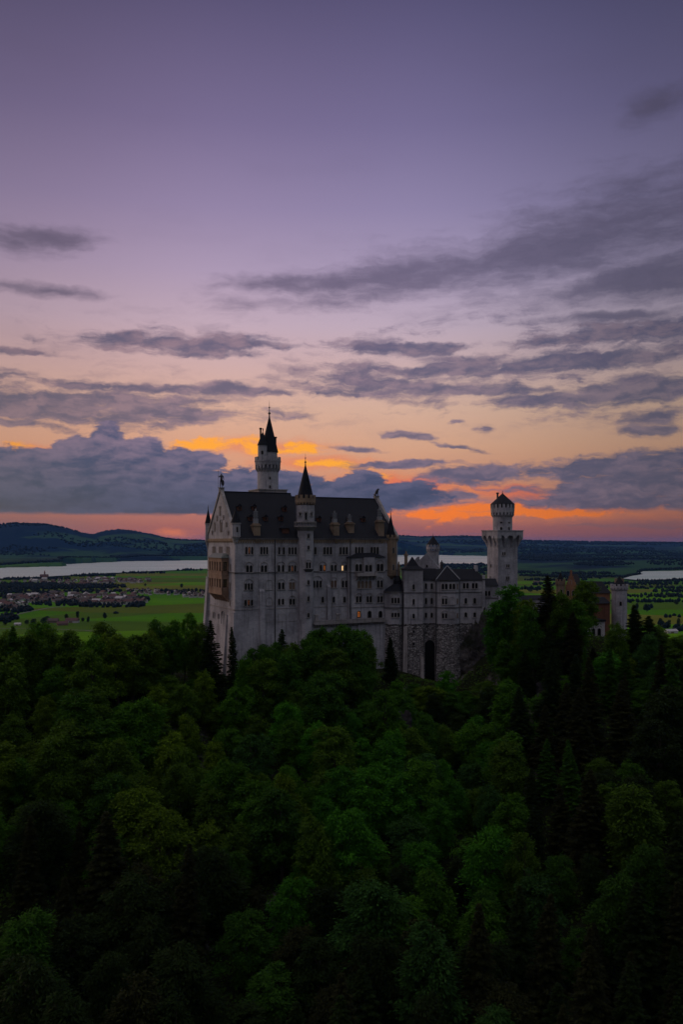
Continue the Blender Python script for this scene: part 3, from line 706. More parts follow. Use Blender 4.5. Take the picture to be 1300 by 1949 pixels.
for px in (614.5, 655.6): sw(px, 1163, 1176.5, 1, 1.9)
# garden doorway on the terrace, with a heavy arch
h, zt = SP.at(634.5, 1162.5); _, zb = SP.at(634.5, 1180)
window(pal, SP, h, zb, zt, 1, 1.7, .3, False, 'glass', name='door', label='arched doorway opening onto the terrace')
# small attic slits
h, z_ = SP.at(512, 1192); window(pal, SP, h, z_ - .4, z_ + .4, 1, .7, round_=False, sill=False)
# eastern bay -------------------------------------------------------
BP = PF.plane('south', -1.5)
u0, u1 = BP.h(664.5), BP.h(733); ztop = BP.at(690, 1061)[1]; zterr = BP.at(690, 1183)[1]
b = MB(); b.box(PF, u0, u1, -1.5, 0.05, 150, ztop); bay = b.build('bay', M['limestone'], pal)
b = MB(); m_ = (u0 + u1) / 2
b.loft(PF, [(u0 - .5, -2.1), (u1 + .5, -2.1), (u1 + .5, .05), (u0 - .5, .05)], ztop, [(m_ - 3.2, -.3), (m_ + 3.2, -.3), (m_ + 3.2, .05), (m_ - 3.2, .05)], ztop + 1.7); b.build('roof', M['slate'], bay)
zcb = BP.at(700, 1089)[1]; b = MB(); b.box(PF, u0 - .2, u1 + .2, -1.75, -1.45, zcb - .15, zcb + .15); b.build('string_course', M['dark_trim'], bay)
zcb = BP.at(700, 1155)[1]; b = MB(); b.box(PF, u0 - .2, u1 + .2, -1.7, -1.45, zcb - .12, zcb + .12); b.build('string_course', M['trim'], bay)
sw(682.7, 1073.5, 1087, 2, 1.25, .25, True, pl=BP); sw(723.3, 1073, 1087, 2, 1.25, .25, True, pl=BP)
pu0, pu1 = BP.h(691), BP.h(711); b = MB(); b.box(PF, pu0, pu1, -2.5, -1.45, BP.at(700, 1094)[1], ztop - .02); b.build('bay', M['limestone'], pal)
BP2 = PF.plane('south', -2.5); sw(701.5, 1075, 1088, 2, 1.15, .5, pl=BP2, sill=False)
b = MB(); v0, v1 = BP.h(675.5), BP.h(714.5); zbal = BP.at(695, 1094.5)[1]
b.box(PF, v0, v1, -3.6, -1.45, zbal - .3, zbal); b.box(PF, v0, v1, -3.6, -3.4, zbal, zbal + 1.0)
for q in (v0, v1 - .2): b.box(PF, q, q + .2, -3.4, -1.45, zbal, zbal + 1.0)
for k in range(6):
    q = v0 + .4 + k * (v1 - v0 - 1.4) / 5
    b.loft(PF, [(q, -1.7), (q + .55, -1.7), (q + .55, -1.45), (q, -1.45)], zbal - 1.9, [(q, -3.4), (q + .55, -3.4), (q + .55, -1.45), (q, -1.45)], zbal - .3)
b.build('balcony', M['trim'], pal)
sw(693.7, 1105.5, 1119.5, 4, 1.15, .4, False, 'blind', pl=BP, label='row of four tan shuttered lights under the balcony'); sw(723.2, 1104.5, 1118, 2, .9, .5, True, pl=BP)
for px in (682.7, 702.6, 723.3): sw(px, 1134.5, 1146.5, 2, .9, .4, True, pl=BP)
for px, p in ((683, 'lit'), (703.2, 'glass'), (724, 'glass')): sw(px, 1162.5, 1176, 1, 1.55, pane=p, pl=BP, label='single arched window glowing orange above the terrace' if p == 'lit' else None)
# terrace
TP = PF.plane('south', -3.4)
t0, t1 = TP.h(598.5), TP.h(734); zt = TP.at(660, 1182)[1]
b = MB(); b.box(PF, t0, t1, -3.4, 0, zt - .9, zt - .5); b.box(PF, t0, t1, -3.45, -3.15, zt - .5, zt + .45); b.box(PF, t0, t1, -3.55, -3.05, zt + .45, zt + .62)
k = t0 + .5
for j in range(26):
    q = t0 + .5 + j * (t1 - t0 - 1) / 25.5
    b.loft(PF, [(q, -2.2), (q + .6, -2.2), (q + .6, 0), (q, 0)], zt - 2.0, [(q, -3.3), (q + .6, -3.3), (q + .6, 0), (q, 0)], zt - .9)
b.build('terrace', M['trim'], pal)
b = MB(); b.box(PF, TP.h(684), t1 + 2, -2.3, 0, BASE, zt - 1.0); b.box(PF, t0, TP.h(684), -1.8, 0, BASE, zt - 1.0); b.build('wall', M['limestone'], pal)
# kiosks / notice pillar on the terrace
for px in (605, 646):
    h, z_ = TP.at(px, 1180); b = MB(); b.box(PF, h - .55, h + .55, -2.6, -1.9, zt - .5, zt + 2.2); b.box(PF, h - .75, h + .75, -2.8, -1.7, zt + 2.2, zt + 2.7)
    o = b.build('notice_pillar', M['trim'], None, loc=PF(h, -2.2, zt - .5)); tag(o, 'pale capped pillar on the terrace %s the arched doorway' % ('well to the left of' if px < 620 else 'just right of'), 'pillar', 'terrace pillars')
# stair turret ------------------------------------------------------
TPn = PF.plane('south', -1.2)
tu = TPn.h(582.5); tcx, tcy, _ = PF(tu, -.6, 0); TY = tcy
def oc(r, n=8, ph=pi / 8): return [(tu + r * cos(2 * pi * k / n + ph), -.6 + r * sin(2 * pi * k / n + ph)) for k in range(n)]
tur = MB(); r0 = RR(15.2, TY)
tur.loft(PF, oc(r0), BASE, oc(r0), Z(1001, TY)); st = tur.build('stair_turret', M['limestone'], pal); st['label'] = 'slender round stair turret with pointed slate roof and balcony'
b = MB(); b.cyl((tcx, tcy), r0, RR(21.5, TY), Z(1010, TY), Z(1003, TY), 16); b.cyl((tcx, tcy), RR(21.5, TY), RR(21.5, TY), Z(1003, TY), Z(1001, TY), 16)
for k in range(22):
    a = 2 * pi * k / 22; c = (tcx + RR(20.6, TY) * cos(a), tcy + RR(20.6, TY) * sin(a)); b.cyl(c, .13, .13, Z(1001, TY), Z(994.5, TY), 5)
b.cyl((tcx, tcy), RR(21.3, TY), RR(21.3, TY), Z(994.8, TY), Z(993, TY), 16); b.build('balcony', M['trim'], st)
b = MB(); b.cyl((tcx, tcy), RR(17.3, TY), RR(17.3, TY), Z(1002, TY), Z(962, TY), 20); b.build('drum', M['limestone'], st)
b = MB(); corbels(b, (tcx, tcy), RR(17.3, TY), RR(19.3, TY), Z(962, TY), Z(957, TY), 20); b.cyl((tcx, tcy), RR(19.5, TY), RR(19.5, TY), Z(957, TY), Z(949, TY), 20)
battlement(b, (tcx, tcy), RR(19.8, TY), Z(949, TY), Z(942.5, TY), 12, .4); b.build('battlement', M['sandstone'], st)
b = MB(); b.cone((tcx, tcy), RR(16.2, TY), Z(949, TY), Z(881, TY), 16); 
for q, zz in ((8, 930), (9.5, 912)): 
    a = R(-60); r_ = RR(17.5 * (zz - 878) / 72, TY); 
    b.cyl((tcx + r_ * cos(a) + .2, tcy + r_ * sin(a)), .35, .1, Z(zz + 3, TY), Z(zz - 7, TY), 6)
b.build('roof', M['slate'], st); finial(st, (tcx, tcy), Z(884, TY), Z(862, TY), .45)
tf = Facet((tcx, tcy), r0 * cos(pi / 8) * .995, TH - pi / 2)
def facet_win(par, fc, pt, pb, Y, n=1, lw=.7, arch=False, pane='glass', h=0.0, **k): return window(par, fc, h, Z(pb, Y), Z(pt, Y), n, lw, .3, arch, pane, **k)
for pt, pb, nn, ar in ((1016.5, 1024, 1, True), (1038.5, 1046, 1, False), (1070, 1081, 2, True), (1103.5, 1112, 1, False), (1134, 1143, 1, False), (1165.5, 1174, 1, False)):
    facet_win(st, tf, pt, pb, TY, nn, .75, ar)
for a in (-.55, 0.1, .75): facet_win(st, Facet((tcx, tcy), RR(17.2, TY), -pi / 2 + a), 976, 990 if a > 0 and a < .5 else 982, TY, 1, .75, a > -1)
b = MB(); zz = Z(1082, TY); b.loft(PF, [(tu - 1.2, -3.2), (tu + 1.2, -3.2), (tu + .9, -2.6), (tu - .9, -2.6)], zz - 1.2, [(tu - 1.8, -4.0), (tu + 1.8, -4.0), (tu + 1.8, -2.9), (tu - 1.8, -2.9)], zz - .2); b.build('sill', M['dark_trim'], st)
# main round tower behind the roof ---------------------------------
NP = PF.plane('south', WID + 3.0); nu = NP.h(509.5); nx, ny, _ = PF(nu, WID + 3.0, 0); NY = ny; nc = (nx, ny)
b = MB(); b.cyl(nc, RR(20, NY), RR(20, NY), 150, Z(880, NY), 28); tw = b.build('tower', M['limestone'], pal, smooth=False); tw['label'] = 'tallest round tower with corbelled gallery and steep spire'
b = MB(); r_ = RR(28, NY); b.box(PF, nu - r_, nu + r_, WID + 3 - r_, WID + 3 + r_, 150, Z(934.5, NY)); b.box(PF, nu - r_ - .3, nu + r_ + .3, WID + 2.7 - r_, WID + 3.3 + r_, Z(934.5, NY), Z(932.5, NY)); b.build('tower_base', M['trim'], tw)
b = MB(); corbels(b, nc, RR(20, NY), RR(24, NY), Z(899, NY), Z(886, NY), 20, .5); b.cyl(nc, RR(24.2, NY), RR(24.6, NY), Z(886, NY), Z(878, NY), 28); b.cyl(nc, RR(25.3, NY), RR(25.3, NY), Z(879.5, NY), Z(877.5, NY), 28)
battlement(b, nc, RR(24.8, NY), Z(878, NY), Z(870.5, NY), 14, .5, .6); b.build('gallery', M['limestone'], tw)
c2 = (nx + RR(3, NY), ny); b = MB(); b.cyl(c2, RR(15, NY), RR(15, NY), Z(886, NY), Z(859, NY), 20); b.build('drum', M['limestone'], tw)
b = MB(); b.cone(c2, RR(17.2, NY), Z(861, NY), Z(789, NY), 12, .2); b.build('roof', M['slate'], tw)
b = MB(); a = XY(523.5, NY); b.cyl(a, .5, .5, Z(850, NY), Z(833, NY), 6); b.cyl(a, .75, .75, Z(834, NY), Z(831.5, NY), 6); b.build('chimney', M['slate'], tw)
finial(tw, c2, Z(793, NY), Z(762, NY), .6)
sc_ = (XY(501, NY)[0], ny - RR(12, NY)); b = MB(); b.cyl(sc_, RR(1.5, NY), RR(9, NY), Z(902, NY), Z(888, NY), 12); b.cyl(sc_, RR(9.2, NY), RR(9.2, NY), Z(888, NY), Z(848, NY), 14); sst = b.build('side_turret', M['limestone'], tw)
b = MB(); b.cone(sc_, RR(10.6, NY), Z(849, NY), Z(822, NY), 12); b.cyl((sc_[0] - RR(4, NY), sc_[1]), .35, .35, Z(835, NY), Z(817, NY), 6); b.cyl((sc_[0] - RR(4, NY), sc_[1]), .55, .55, Z(819, NY), Z(816, NY), 6)
b.cyl((sc_[0] + .1, sc_[1]), .15, .25, Z(823, NY), Z(817, NY), 6); b.build('roof', M['slate'], tw)
for px, pt, pb in ((515, 909, 914), (515, 925, 931)): facet_win(tw, Facet(nc, RR(19.8, NY), -pi / 2 + .27), pt, pb, NY, 1, .8, sill=False)
facet_win(tw, Facet(sc_, RR(9, NY), -pi / 2), 860, 867, NY, 1, .8, sill=False)
# corner turrets ----------------------------------------------------
def bartizan(px, u, d, r, pt, pb, papex, pfin, mat, label, corb=1046, slit=True):
    x, y, _ = PF(u, d, 0); t = MB(); t.cyl((x, y), r, r, Z(pb, y), Z(pt, y), 8, TH + pi / 8); t.cyl((x, y), r * .25, r, Z(corb, y), Z(pb, y), 8, TH + pi / 8)
    o = t.build('corner_turret', M[mat], pal); o['label'] = label
    t = MB(); t.cyl((x, y), r * 1.14, r * 1.14, Z(pt + 2.6, y), Z(pt, y), 8, TH + pi / 8); t.cyl((x, y), r * 1.1, r * 1.1, Z(pb + .5, y), Z(pb - 1.2, y), 8, TH + pi / 8); t.build('moulding', M['trim'], o)
    t = MB(); t.cone((x, y), r * 1.16, Z(pt, y), Z(papex, y), 8, TH + pi / 8); t.build('roof', M['slate'], o)
    if pfin: finial(o, (x, y), Z(papex + 1, y), Z(pfin, y), .3)
    if slit:
        f = Facet((x, y), r * cos(pi / 8), TH - pi / 2); facet_win(o, f, pt + 8, pt + 18, y, 1, .6, sill=False)
    return o
bartizan(447, .5, .6, RR(8.6, YA), 995, 1022, 966, 0, 'limestone', 'octagonal corner turret beside the west gable', 1040)
bartizan(397, .2, WID - .2, RR(5.4, 312), 996, 1030, 967, 960, 'limestone', 'thin dark-capped turret at the far gable corner', 1046)
eu = SP.h(746) ; ex, ey, _ = PF(eu, 0.8, 0)
b = MB(); er = RR(10.6, ey)
b.cyl((ex, ey), er, er, Z(1095, ey), Z(1024, ey), 8, TH + pi / 8); b.cyl((ex, ey), er * .3, er, Z(1104, ey), Z(1095, ey), 8, TH + pi / 8)
et = b.build('corner_turret', M['sandstone'], pal); et['label'] = 'ochre octagonal turret at the east corner with dark spire'
b = MB(); b.cyl((ex, ey), er * 1.12, er * 1.12, Z(1026, ey), Z(1023, ey), 8, TH + pi / 8); battlement(b, (ex, ey), er * 1.12, Z(1023, ey), Z(1018, ey), 8, .4); b.cyl((ex, ey), er * 1.06, er * 1.06, Z(1056, ey), Z(1054, ey), 8, TH + pi / 8)
b.cyl((ex, ey), er * 1.06, er * 1.06, Z(1090, ey), Z(1087, ey), 8, TH + pi / 8); b.build('battlement', M['sandstone'], et)
b = MB(); b.cone((ex, ey), RR(9, ey), Z(1022, ey), Z(978, ey), 8, TH); b.build('roof', M['slate'], et); finial(et, (ex, ey), Z(980, ey), Z(970, ey), .3)
for pt, pb in ((1042, 1053), (1074, 1085)): facet_win(et, Facet((ex, ey), er * cos(pi / 8), TH - pi / 2), pt, pb, ey, 1, .65, sill=False)
# dormers -----------------------------------------------------------
def on_roof(px, py, zr):
    """point where the camera ray meets the south roof slope"""
    sl = (zr - EAVE) / (WID / 2 + .45)
    lo, hi = -0.4, WID / 2
    for _ in range(40):
        d = (lo + hi) / 2; pl = PF.plane('south', d); u, z_ = pl.at(px, py)
        if z_ > EAVE + (d + .45) * sl: lo = d
        else: hi = d
    return u, d, z_
def dormer(px, py, zr, w_=1.5, h=1.6):
    u, d, z_ = on_roof(px, py, zr); b = MB(); b.box(PF, u - w_ / 2, u + w_ / 2, d - .5, d + 2.4, z_ - .3, z_ + h * .7)
    o = b.build('dormer', M['rust'], pal)
    b = MB(); p = [(u - w_ / 2 - .25, z_ + h * .7), (u + w_ / 2 + .25, z_ + h * .7), (u, z_ + h * 1.35)]
    b.prism([PF(a, d - .75, c) for a, c in p], [PF(a, d + 2.8, c) for a, c in p]); b.build('roof', M['slate'], o)
    pl = PF.plane('south', d - .5); window(o, pl, u, z_, z_ + h * .55, 1, .6, sill=False, round_=False, trim='rust', name='window')
for px, py in ((455, 970), (483, 970), (541, 972), (476, 990), (505, 990), (534, 990)): dormer(px, py, ZR1)
for px, py in ((607, 992), (636, 990), (665, 992), (691, 992)): dormer(px, py, ZR2)
def stack(px, pt, pb, zr, wpx, top):
    u, d, z_ = on_roof(px, pb, zr); Y = PF(u, d, 0)[1]; w_ = RR(wpx, Y) ; b = MB(); zt_ = Z(pt, Y)
    b.box(PF, u - w_, u + w_, d - .3, d + 2.6, z_ - .3, zt_); b.box(PF, u - w_ * 1.2, u + w_ * 1.2, d - .6, d + 2.8, zt_, zt_ + .45); b.box(PF, u - w_ * .9, u + w_ * .9, d, d + 2.2, zt_ + .45, zt_ + .9)
    o = b.build('chimney', M['sandstone'], pal)
    if top:
        a, c = Z(top[1], Y), Z(top[0], Y); b = MB()
        for q in (-.5, 0, .5): b.box(PF, u + q - .1, u + q + .1, d + .7, d + .9, a, c - abs(q) * 1.6); b.box(PF, u + q - .1, u + q + .1, d + 1.5, d + 1.7, a, c - abs(q) * 1.6)
        for j in range(4): zz = a + (c - a) * j / 4.4; b.box(PF, u - .7, u + .7, d + .6, d + 1.8, zz, zz + .16)
        b.box(PF, u - .75, u + .75, d + .5, d + 1.9, zt_ + .3, a + .1)
        b.build('chimney_crown', M['lead'], o)
stack(488.5, 1001, 1018, ZR1, 6.6, (968, 988)); stack(639.5, 999, 1018, ZR2, 6.2, (972, 988)); stack(668, 998, 1013, ZR2, 6.2, (978, 992)); stack(725.5, 994, 1019, ZR2, 6, (965, 984))
for px in (490, 640, 669, 726):
    h, z_ = SP.at(px, 1031); b = MB(); b.loft(PF, [(h - .5, -.1), (h + .5, -.1), (h + .5, .1), (h - .5, .1)], z_ - .6, [(h - 1.3, -.8), (h + 1.3, -.8), (h + 1.3, .1), (h - 1.3, .1)], z_ + .9); b.build('corbel', M['sandstone'], pal)
# hipped roof house next to the turret on the slope
u, d, z_ = on_roof(543, 1013, ZR1); b = MB(); b.box(PF, u - 1.3, u + 1.3, d - .4, d + 3, z_ - .5, z_ + 1.4); o = b.build('dormer', M['rust'], pal)
b = MB(); b.loft(PF, [(u - 1.9, d - .9), (u + 1.9, d - .9), (u + 1.9, d + 4), (u - 1.9, d + 4)], z_ + 1.4, [(u - .1, d + .9), (u + .1, d + .9), (u + .1, d + 4), (u - .1, d + 4)], z_ + 3.4); b.build('roof', M['slate'], o)
# west gable front --------------------------------------------------
def ww(px, pt, pb, n, lw=.8, gap=.3, arch=False, pane='glass', pl=None, **k):
    pl = pl or WP; h, zt = pl.at(px, pt); _, zb = pl.at(px, pb); return window(pal, pl, h, zb, zt, n, lw, gap, arch, pane, **k)
for px in (407, 420, 434): ww(px, 1040.5, 1054, 3, .9, .35, False, 'blind')
for px, pt, pb, n in ((421, 994, 1013, 2), (409, 996, 1012, 1), (431.5, 996, 1003, 1), (419, 965, 982, 1), (413.5, 983, 992, 1), (425.5, 983, 990, 1), (404, 1012, 1018, 1), (435, 1012, 1019, 1)): ww(px, pt, pb, n, .9, .3, True, 'blind', sill=False)
for px, pt, pb in ((438.5, 1075, 1087), (438, 1110, 1122), (437.8, 1141, 1152)): ww(px, pt, pb, 1, .9, .3, True, 'blind')
for px, pt, pb, lw in ((399, 1162, 1174, 1.4), (408.5, 1165, 1177, 1.6), (417.5, 1168, 1178, 1.5), (425, 1163, 1188, 2.2)): ww(px, pt, pb, 1, lw, pane='curtain', sill=False, proud=.5)
# loggia
LP = PF.plane('west', -2.6)
l0, l1 = LP.h(421.5), LP.h(396.5); LY = 292
zt, zb = LP.at(410, 1062.5)[1], LP.at(410, 1128)[1]
b = MB()
pz = [LP.at(410, q)[1] for q in (1063, 1069, 1091, 1101, 1122, 1130)]
def lbox(o0, o1, a, c, z0, z1): b.box(PF, -o1, -o0, a, c, z0, z1)
lbox(0, 2.6, l0, l1, pz[1], pz[0]); lbox(0, 2.6, l0, l1, pz[3], pz[2]); lbox(0, 2.6, l0, l1, pz[5], pz[4])
nb = 5; sp = (l1 - l0 - .9) / nb
for za, zc_ in ((pz[2], pz[1]), (pz[4], pz[3])):
    for k in range(nb + 1):
        q = l0 + k * sp; lbox(2.1, 2.6, q, q + (.95 if k in (0, nb) else sp * .48), za, zc_)
    for q in (l0, l1 - .4): lbox(0, .5, q, q + .4, za, zc_); lbox(0, 2.6, q, q + .35, za, za + 1.0)
    lbox(2.35, 2.6, l0, l1, za, za + .9)
b.cm = 1
lbox(0, .12, l0 + .5, l1 - .5, pz[4], pz[1])  # near-black back sheet paints the shade inside the arcade
b.cm = 0
for k in range(7):
    q = l0 + k * (l1 - l0 - .7) / 6; b.loft(PF, [(-.15, q), (.1, q), (.1, q + .7), (-.15, q + .7)], pz[5] - 2.6, [(-2.5, q), (.1, q), (.1, q + .7), (-2.5, q + .7)], pz[5])
lbox(0, 2.75, l0 - .12, l1 + .12, pz[5] - .05, pz[5] + .3); lbox(0, 2.75, l0 - .12, l1 + .12, pz[2] - .5, pz[2] - .2); lbox(0, 2.75, l0 - .12, l1 + .12, pz[0], pz[0] + .3)
lg = b.build('loggia', [M['brown_stone'], M['glass']], pal); lg['label'] = 'two-storey brown arcaded loggia on the west gable'
b = MB(); b.loft(PF, [(-3.0, l0 - .4), (0, l0 - .4), (0, l1 + .4), (-3.0, l1 + .4)], pz[0] + .3, [(-1.3, l0 + 2.2), (0, l0 + 1.2), (0, l1 - 1.2), (-1.3, l1 - 2.2)], pz[0] + 1.9); b.build('roof', M['copper'], lg)
# west corner buttresses
for d0, d1, zt_, ex_ in ((-.2, 2.2, Z(1168, YA), 1.6), (7.5, 9.3, Z(1172, 292), 3.2), (WID - 2.2, WID + .3, Z(1100, 310), 3.6)):
    b = MB(); b.loft(PF, [(-ex_, d0), (0.2, d0), (0.2, d1), (-ex_, d1)], BASE, [(-.5, d0), (0.2, d0), (0.2, d1), (-.5, d1)], zt_); b.box(PF, -.62, .1, d0 - .1, d1 + .1, zt_, zt_ + .3); b.build('buttress', M['limestone'], pal)
# statue of a knight on the west gable, lion on the east gable
def skin_body(name, verts, edges, rad, mat, loc, sub=2):
    me = bpy.data.meshes.new(name); me.from_pydata(verts, edges, []); o = bpy.data.objects.new(name, me); col.objects.link(o); o.location = loc
    me.materials.append(mat)
    o.modifiers.new('skin', 'SKIN'); sk = me.skin_vertices[0] if me.skin_vertices else None
    for i, r_ in enumerate(rad): me.skin_vertices[0].data[i].radius = (r_, r_) if not isinstance(r_, tuple) else r_
    me.skin_vertices[0].data[0].use_root = True
    m_ = o.modifiers.new('sub', 'SUBSURF'); m_.levels = sub; m_.render_levels = sub
    return o
def statue_base(u, d, z0, z1, w_, name, label):
    b = MB(); b.box(PF, u - w_, u + w_, d - w_, d + w_, z0, z1); b.box(PF, u - w_ * 1.25, u + w_ * 1.25, d - w_ * 1.25, d + w_ * 1.25, z1, z1 + .25); b.build('pedestal', M['trim'], pal)
statue_base(.3, WID / 2, ZR1 - .2, ZR1 + 1.2, .8, '', '')
sx, sy, _ = PF(.3, WID / 2, 0); sz = ZR1 + 1.45
kv = [(0, 0, 2.45), (-.02, 0, 3.0), (0, 0, 3.75), (.02, 0, 4.25), (.03, 0, 4.55), (.04, 0, 5.05),
      (-.28, 0, 2.3), (-.35, 0, 1.2), (-.38, .0, .1), (-.45, -.3, .05), (.28, 0, 2.3), (.36, 0, 1.2), (.42, 0, .1), (.42, -.35, .05),
      (-.55, 0, 4.1), (-.95, 0, 3.6), (-1.05, -.1, 4.3), (.6, 0, 4.1), (.8, 0, 3.3), (.85, -.15, 2.7)]
ke = [(0, 1), (1, 2), (2, 3), (3, 4), (4, 5), (0, 6), (6, 7), (7, 8), (8, 9), (0, 10), (10, 11), (11, 12), (12, 13), (3, 14), (14, 15), (15, 16), (3, 17), (17, 18), (18, 19)]
kr = [.45, .42, .5, .38, .17, .3, .3, .21, .14, .12, .3, .21, .14, .12, .2, .15, .12, .2, .15, .12]
kn = skin_body('knight_statue', kv, ke, kr, M['bronze'], (sx, sy, sz)); tag(kn, 'dark bronze knight statue with lance on the west gable peak', 'statue')
b = MB(); b.cyl((sx - 1.08, sy - .1), .06, .05, sz, sz + 5.6, 6); b.cyl((sx - 1.08, sy - .1), .14, .0, sz + 5.6, sz + 6.3, 6); o = b.build('lance', M['bronze'], kn)
b = MB(); b.prism([(sx + .55 + .55 * cos(a), sy - .35, sz + 1.6 + 1.1 * sin(a)) for a in np.linspace(0, 2 * pi, 12, endpoint=False)], [(sx + .55 + .55 * cos(a), sy - .25, sz + 1.6 + 1.1 * sin(a)) for a in np.linspace(0, 2 * pi, 12, endpoint=False)]); b.build('shield', M['bronze'], kn)
statue_base(LEN - .4, WID / 2, ZR2 - .2, ZR2 + .9, .8, '', '')
lx, ly, _ = PF(LEN - .4, WID / 2, 0); lz = ZR2 + 1.15
lv = [(-.55, 0, .55), (-.2, 0, 1.2), (.25, 0, 1.85), (.5, 0, 2.4), (.85, 0, 2.75), (1.2, 0, 2.6), (.45, -.2, 1.0), (.5, -.25, .1), (.75, -.25, .06), (.45, .2, 1.0), (.5, .25, .1), (.75, .25, .06),
      (-.45, -.4, .3), (.05, -.45, .12), (-.45, .4, .3), (.05, .45, .12), (-.95, 0, .3), (-1.15, .1, .9)]
le = [(0, 1), (1, 2), (2, 3), (3, 4), (4, 5), (2, 6), (6, 7), (7, 8), (2, 9), (9, 10), (10, 11), (0, 12), (12, 13), (0, 14), (14, 15), (0, 16), (16, 17)]
lr = [.5, .48, .5, .48, .42, .2, .22, .15, .15, .22, .15, .15, .28, .15, .28, .15, .12, .1]
li = skin_body('lion_statue', lv, le, lr, M['bronze'], (lx, ly, lz)); tag(li, 'dark seated lion statue on the east gable peak', 'statue')
print('palace ok', WID, LEN, US)

# ------------------------------------------------------------------ the lower wing
WA = R(3); WY = 309.0
WF = Frame((769 - 650) / S * WY, WY, WA); WS = WF.plane('south', 0.0)
def wh(px, d=0.0): return WF.plane('south', d).h(px)
wing = empty('castle_wing', WF(15, 4, 150), 'low pale castle wing with towers on rough stone buttresses', 'castle')
WEV = WS.at(860, 1103.5)[1]; ZBS = WS.at(850, 1187)[1]
x1, x2, x3, x4, x5 = wh(768.5), wh(804.5), wh(831), wh(874), wh(923.5)
strings = [WS.at(850, q)[1] for q in (1127.5, 1155.8)]
def ring_course(mb, poly, z0, z1, ex):
    cx_ = sum(p[0] for p in poly) / len(poly); cy_ = sum(p[1] for p in poly) / len(poly)
    q = [(cx_ + (a - cx_) * (1 + ex / max(.1, math.hypot(a - cx_, c - cy_))), cy_ + (c - cy_) * (1 + ex / max(.1, math.hypot(a - cx_, c - cy_)))) for a, c in poly]
    mb.loft(WF, q, z0, q, z1)
def wingpart(name, poly, ztop, ex=1.6, base=True, zbot=118, label=None, batter_back=False):
    b = MB(); b.loft(WF, poly, ZBS, poly, ztop); o = b.build(name, M['limestone_w'], wing)
    if label: o['label'] = label
    b = MB()
    for z_ in strings: b = MB(); ring_course(b, poly, z_ - .16, z_ + .16, .28); b.build('string_course', M['dark_trim'], o)
    b = MB(); ring_course(b, poly, ztop - .5, ztop - .05, .3); b.build('cornice', M['dark_trim'], o)
    if base:
        cx_ = sum(p[0] for p in poly) / len(poly); b = MB()
        q = [(cx_ + (a - cx_) * (1 + ex * .18 / 2), c - (ex if c < 1.0 else 0)) for a, c in poly]
        b.loft(WF, q, zbot, poly, ZBS); ring_course(b, poly, ZBS - .2, ZBS + .1, .25); b.build('stone_footing', M['masonry'], o)
    return o
# recessed middle wall and long eastern block
mid = [(x2 - .5, 1.6), (x3 + .5, 1.6), (x3 + .5, 9), (x2 - .5, 9)]
om = wingpart('recessed_wall', mid, WEV, 0.0, zbot=118)
east = [(x4 - .6, 1.0), (x5, 1.0), (x5, 10), (x4 - .6, 10)]
oe = wingpart('east_block', east, WEV, 0.0, zbot=135)
b = MB(); b.loft(WF, [(x2 - .4, 1.1), (x3 + .6, 1.1), (x3 + .6, 10.5), (x2 - .4, 10.5)], WEV, [(x2 - .4, 4.6), (x3 + .6, 4.6), (x3 + .6, 6), (x2 - .4, 6)], Z(1082, 314)); b.build('roof', M['slate'], om)
b = MB(); b.loft(WF, [(x3, .5), (x5 + .4, .5), (x5 + .4, 10.5), (x3, 10.5)], WEV, [(x3, 5), (x5 - 2.6, 5), (x5 - 2.6, 6), (x3, 6)], Z(1083, 315)); b.build('roof', M['slate'], oe)
# gable end wall rising above roof at the east
b = MB(); b.box(WF, x5 - .8, x5 + .25, .8, 1.6, 150, WEV + 1.6); b.box(WF, x5 - 2.8, x5 - 1.8, 4, 6.5, WEV + 1, Z(1076, 315)); b.build('chimney', M['limestone_w'], wing)
# corner polygon turret (nearest the palace)
cxr = wh(750, 2.0); rr = RR(19.5, WY)
pol = [(cxr + rr * cos(a), 2.2 + rr * sin(a)) for a in np.linspace(0, 2 * pi, 8, endpoint=False) + pi / 8]
zc1 = Z(1125, WY)
p1 = wingpart('polygonal_bay', pol, zc1, 1.6, zbot=125, label='polygonal corner bay with a lopsided dark cap')
b = MB(); q = [(cxr + rr * 1.1 * cos(a), 2.2 + rr * 1.1 * sin(a)) for a in np.linspace(0, 2 * pi, 8, endpoint=False) + pi / 8]
mid_ = [(cxr + 1.6 + rr * .42 * cos(a), 3.2 + rr * .42 * sin(a)) for a in np.linspace(0, 2 * pi, 8, endpoint=False) + pi / 8]
top_ = [(cxr + 1.6 + rr * .22 * cos(a), 3.8 + rr * .22 * sin(a)) for a in np.linspace(0, 2 * pi, 8, endpoint=False) + pi / 8]
b.loft(WF, q, zc1, mid_, Z(1112, WY)); b.loft(WF, mid_, Z(1112, WY), [(a * .0 + a, c) for a, c in mid_], Z(1106, WY)); b.loft(WF, mid_, Z(1106, WY), top_, Z(1096.5, WY)); b.build('roof', M['slate'], p1)
def wwin(par, px, pt, pb, n, lw=.75, gap=.35, arch=False, d=0.0, pane='glass', **k):
    pl = WF.plane('south', d); h, zt = pl.at(px, pt); _, zb = pl.at(px, pb); return window(par, pl, h, zb, zt, n, lw, gap, arch, pane, **k)
dface = 2.2 - rr * cos(pi / 8)
wwin(p1, 753, 1137.5, 1148, 3, .78, .34, True, dface); wwin(p1, 753, 1166, 1174.5, 3, .78, .34, True, dface)
